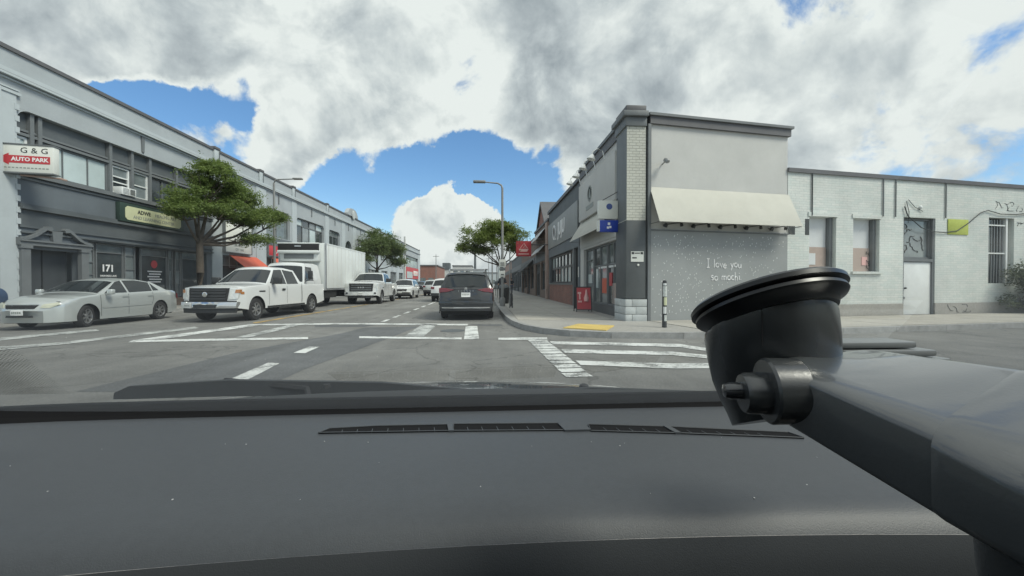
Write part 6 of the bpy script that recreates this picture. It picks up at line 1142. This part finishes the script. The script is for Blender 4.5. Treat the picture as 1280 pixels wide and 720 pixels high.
for i in range(64):
    for j in range(64):
        y = .228 + i * .0030; x = -.475 + j * .0027 + (i % 2) * .00135
        if not .228 <= y <= .418: continue
        right = -.262 + (y - .226) / (.418 - .226) * (-.398 + .262) ; left = right - .012 - (y - .226) * .55
        if left < x < right:
            fade = min(1, (right - x) / .03); r_ = .00045 + .00055 * fade; p = GL(x, y) + nd * .0006; ft.poly([p + Vector((r_ * math.cos(a), r_ * math.sin(a) * .907, -r_ * math.sin(a) * .42)) for a in np.linspace(0, 2 * math.pi, 7)[:-1]], [(0, 1, 2, 3, 4, 5)])
tag(ft.build('frit_dot', 'dash_black', OC), kind='stuff')
rf = MB(); rf.ring([[(x, y, z - .05 * (x / .7) ** 2) for y, z in ((-.24, 1.49), (-.5, 1.55), (-1.0, 1.57), (-1.7, 1.52), (-2.1, 1.42))] for x in np.linspace(-.66, .76, 9)], False, False); rf.build('roof', 'headliner', OC)
for sg_ in (-1, 1): MB().tube([(.05 + sg_ * .93, .62, 1.08), (.05 + sg_ * .78, .1, 1.33), (.05 + sg_ * .70, -.25, 1.46)], .03, 8).build('windscreen_pillar', 'car_plastic', OC)

for sx in (-.36, .42):
    st = MB(); st.bbox(sx - .26, sx + .26, -.86, -.72, .48, 1.02, .06).bbox(sx - .26, sx + .26, -.75, -.25, .40, .55, .06); st.build('seat', 'headliner', OC); MB().bbox(sx - .13, sx + .13, -.86, -.76, 1.08, 1.30, .05).build('headrest', 'headliner', OC)
MB().box(-.75, .85, -2.1, .28, .28, .33).build('cabin_floor', 'dash_black', OC); MB().box(-.70, .80, -1.75, -1.65, .33, 1.05).build('rear_seat', 'headliner', OC)  # unseen cabin shell, added to cut light reaching dash and mount from behind
for sg_ in (-1, 1): MB().box(.05 + sg_ * .80 - .03, .05 + sg_ * .80 + .03, -2.1, .45, .3, 1.04).build('door', 'car_dark', OC)

glass_pane('light_cut_glass', (.30, .33, .32), .0)  # for unseen cabin panes, dark tint added to reduce light entering
for sg_ in (-1, 1):
    x_ = .05 + sg_ * .79; MB().poly([(x_, -.22, 1.04), (x_, -1.85, 1.04), (x_ - sg_ * .1, -1.75, 1.46), (x_ - sg_ * .1, -.26, 1.46)], [(0, 1, 2, 3)]).build('side_glass', 'light_cut_glass', OC); MB().poly([(x_, -.22, 1.04), (x_ + sg_ * .1, .50, 1.04), (x_ - sg_ * .04, .02, 1.34), (x_ - sg_ * .1, -.24, 1.46)], [(0, 1, 2, 3)]).build('quarter_glass', 'light_cut_glass', OC)
MB().poly([(-.68, -1.75, 1.02), (.78, -1.75, 1.02), (.7, -2.1, 1.44), (-.6, -2.1, 1.44)], [(0, 1, 2, 3)]).build('rear_glass', 'light_cut_glass', OC)

PM = thing('phone_mount', 'black suction cup mount with its broad arm stuck to the windscreen', 'phone mount', (.146, .201, 1.295))
AX = -Vector((-.09, .42, .90)).normalized(); C0 = Vector((.1425, .2012, 1.2925))
MB().lathe([(.006, -.001), (.0345, .0), (.0358, .0012), (.0358, .0032), (.0335, .0043), (.020, .005)], C0, AX, 64).build('suction_disc', 'mount_rubber', PM)
MB().lathe([(.032, .0037), (.0343, .0050), (.0346, .0066), (.0336, .0078), (.0300, .0095), (.0286, .0122)], C0, AX, 64).build('suction_skirt', 'mount_rubber', PM)
BD = Vector((.17, .02, -1)).normalized(); ba = AX.cross(Vector((0, 1, 0))).normalized(); bb = AX.cross(ba); B0 = C0 + AX * .0125 + Vector((0, .004, 0))
def body_ring(r, h, n=56): return [B0 + BD * h + r * (math.cos(2 * math.pi * k / n) * ba + math.sin(2 * math.pi * k / n) * bb) for k in range(n)]
BODY = [(.0285, 0), (.0300, .001), (.0306, .004), (.0304, .016), (.0296, .026), (.0275, .036), (.0248, .045), (.0232, .052)]
MB().ring([body_ring(r_, h) for r_, h in BODY]).build('cup_body', 'mount_black', PM, 50)
sm_ = MB()
a_ = AX.cross(Vector((0, 1, 0))).normalized(); b_ = AX.cross(a_)
vd = (Vector((0, 0, 1.3)) - B0).normalized(); ang0 = math.atan2(vd.dot(bb), vd.dot(ba))
sm_.tube([B0 + BD * h + (r_ + .0001) * (math.cos(ang0 + da) * ba + math.sin(ang0 + da) * bb) for h, r_, da in ((.001, .0300, .0), (.004, .0306, .0), (.010, .0305, .03), (.018, .0302, .06))], .00035, 5); sm_.build('mould_seam', 'seam', PM)
CAMP = Vector((0, 0, 1.3))
def nearer(p, k=.87): return CAMP + (Vector(p) - CAMP) * k
QA = [nearer(p) for p in ((.1385, .1895, 1.2630), (.1405, .1895, 1.2318), (.2387, .2342, 1.2260), (.2387, .2346, 1.2605))]      # near top, near bottom, far bottom, far top
QB = [nearer(p) for p in ((.1695, .1136, 1.2415), (.1694, .1132, 1.2066), (.2386, .1339, 1.2120), (.2386, .1345, 1.2659))]
def rr(n=8, r=.30):
    o = []
    for cx, cy, a0 in ((1, 1, 0), (-1, 1, 90), (-1, -1, 180), (1, -1, 270)):
        for k in range(n + 1): a = R(a0 + 90 * k / n); o.append((cx * (1 - r) + r * math.cos(a), cy * (1 - r) + r * math.sin(a)))
    return o
def arm_row(t, g=1.0, r=.30):
    q = [a.lerp(b, t) for a, b in zip(QA, QB)] if t <= 1 else [b + (b - a) * (t - 1) for a, b in zip(QA, QB)]; row = []
    for u, v in rr(8, r):
        u *= g; v *= g; s_, w = (u + 1) / 2, (v + 1) / 2; row.append((q[1] * (1 - s_) + q[2] * s_) * (1 - w) + (q[0] * (1 - s_) + q[3] * s_) * w)
    return row
MB().ring([arm_row(-.03, .86), arm_row(-.005, .97), arm_row(.03), arm_row(.3), arm_row(.64), arm_row(1.3)]).build('arm', 'arm_grey', PM, 50)
MB().ring([arm_row(.70, .98), arm_row(.705, 1.035, .4), arm_row(.74, 1.055, .42), arm_row(.95, 1.06, .5), arm_row(1.0, 1.03, .5), arm_row(1.32, 1.03, .5)]).build('arm_sleeve', 'arm_grey', PM, 50)
HX = Vector((-.97, .22, -.04)).normalized(); HC = nearer((.1385, .190, 1.2475))
MB().lathe([(.0115, -.012), (.0135, -.011), (.0138, .001), (.0130, .002)], HC, HX, 40).build('hinge_washer', 'mount_black', PM)
MB().lathe([(.0085, .001), (.0088, .002), (.0086, .0095), (.0078, .011), (.004, .0112)], HC + Vector((0, 0, -.001)), HX, 32).build('hinge_knob', 'mount_black', PM)
MB().lathe([(.0036, .0105), (.0036, .0160), (.0028, .0182), (.001, .0187)], HC, HX, 20).build('hinge_bolt', 'car_black', PM)
for k, (xa, xb, z) in enumerate(((.222, .290, 1.2605), (.236, .300, 1.2555), (.25, .306, 1.2505))):
    y0 = .268 - k * .004; MB().bbox(xa, xb, y0 - .012, y0 + .01, z - .0042, z, .0012).build('ridge', 'mount_grey', PM)
MB().tube([(.1525, .108, 1.2405), (.1535, .108, 1.225), (.156, .107, 1.19)], [.0065, .0085, .0085], 16).build('clamp_post', 'mount_black', PM)
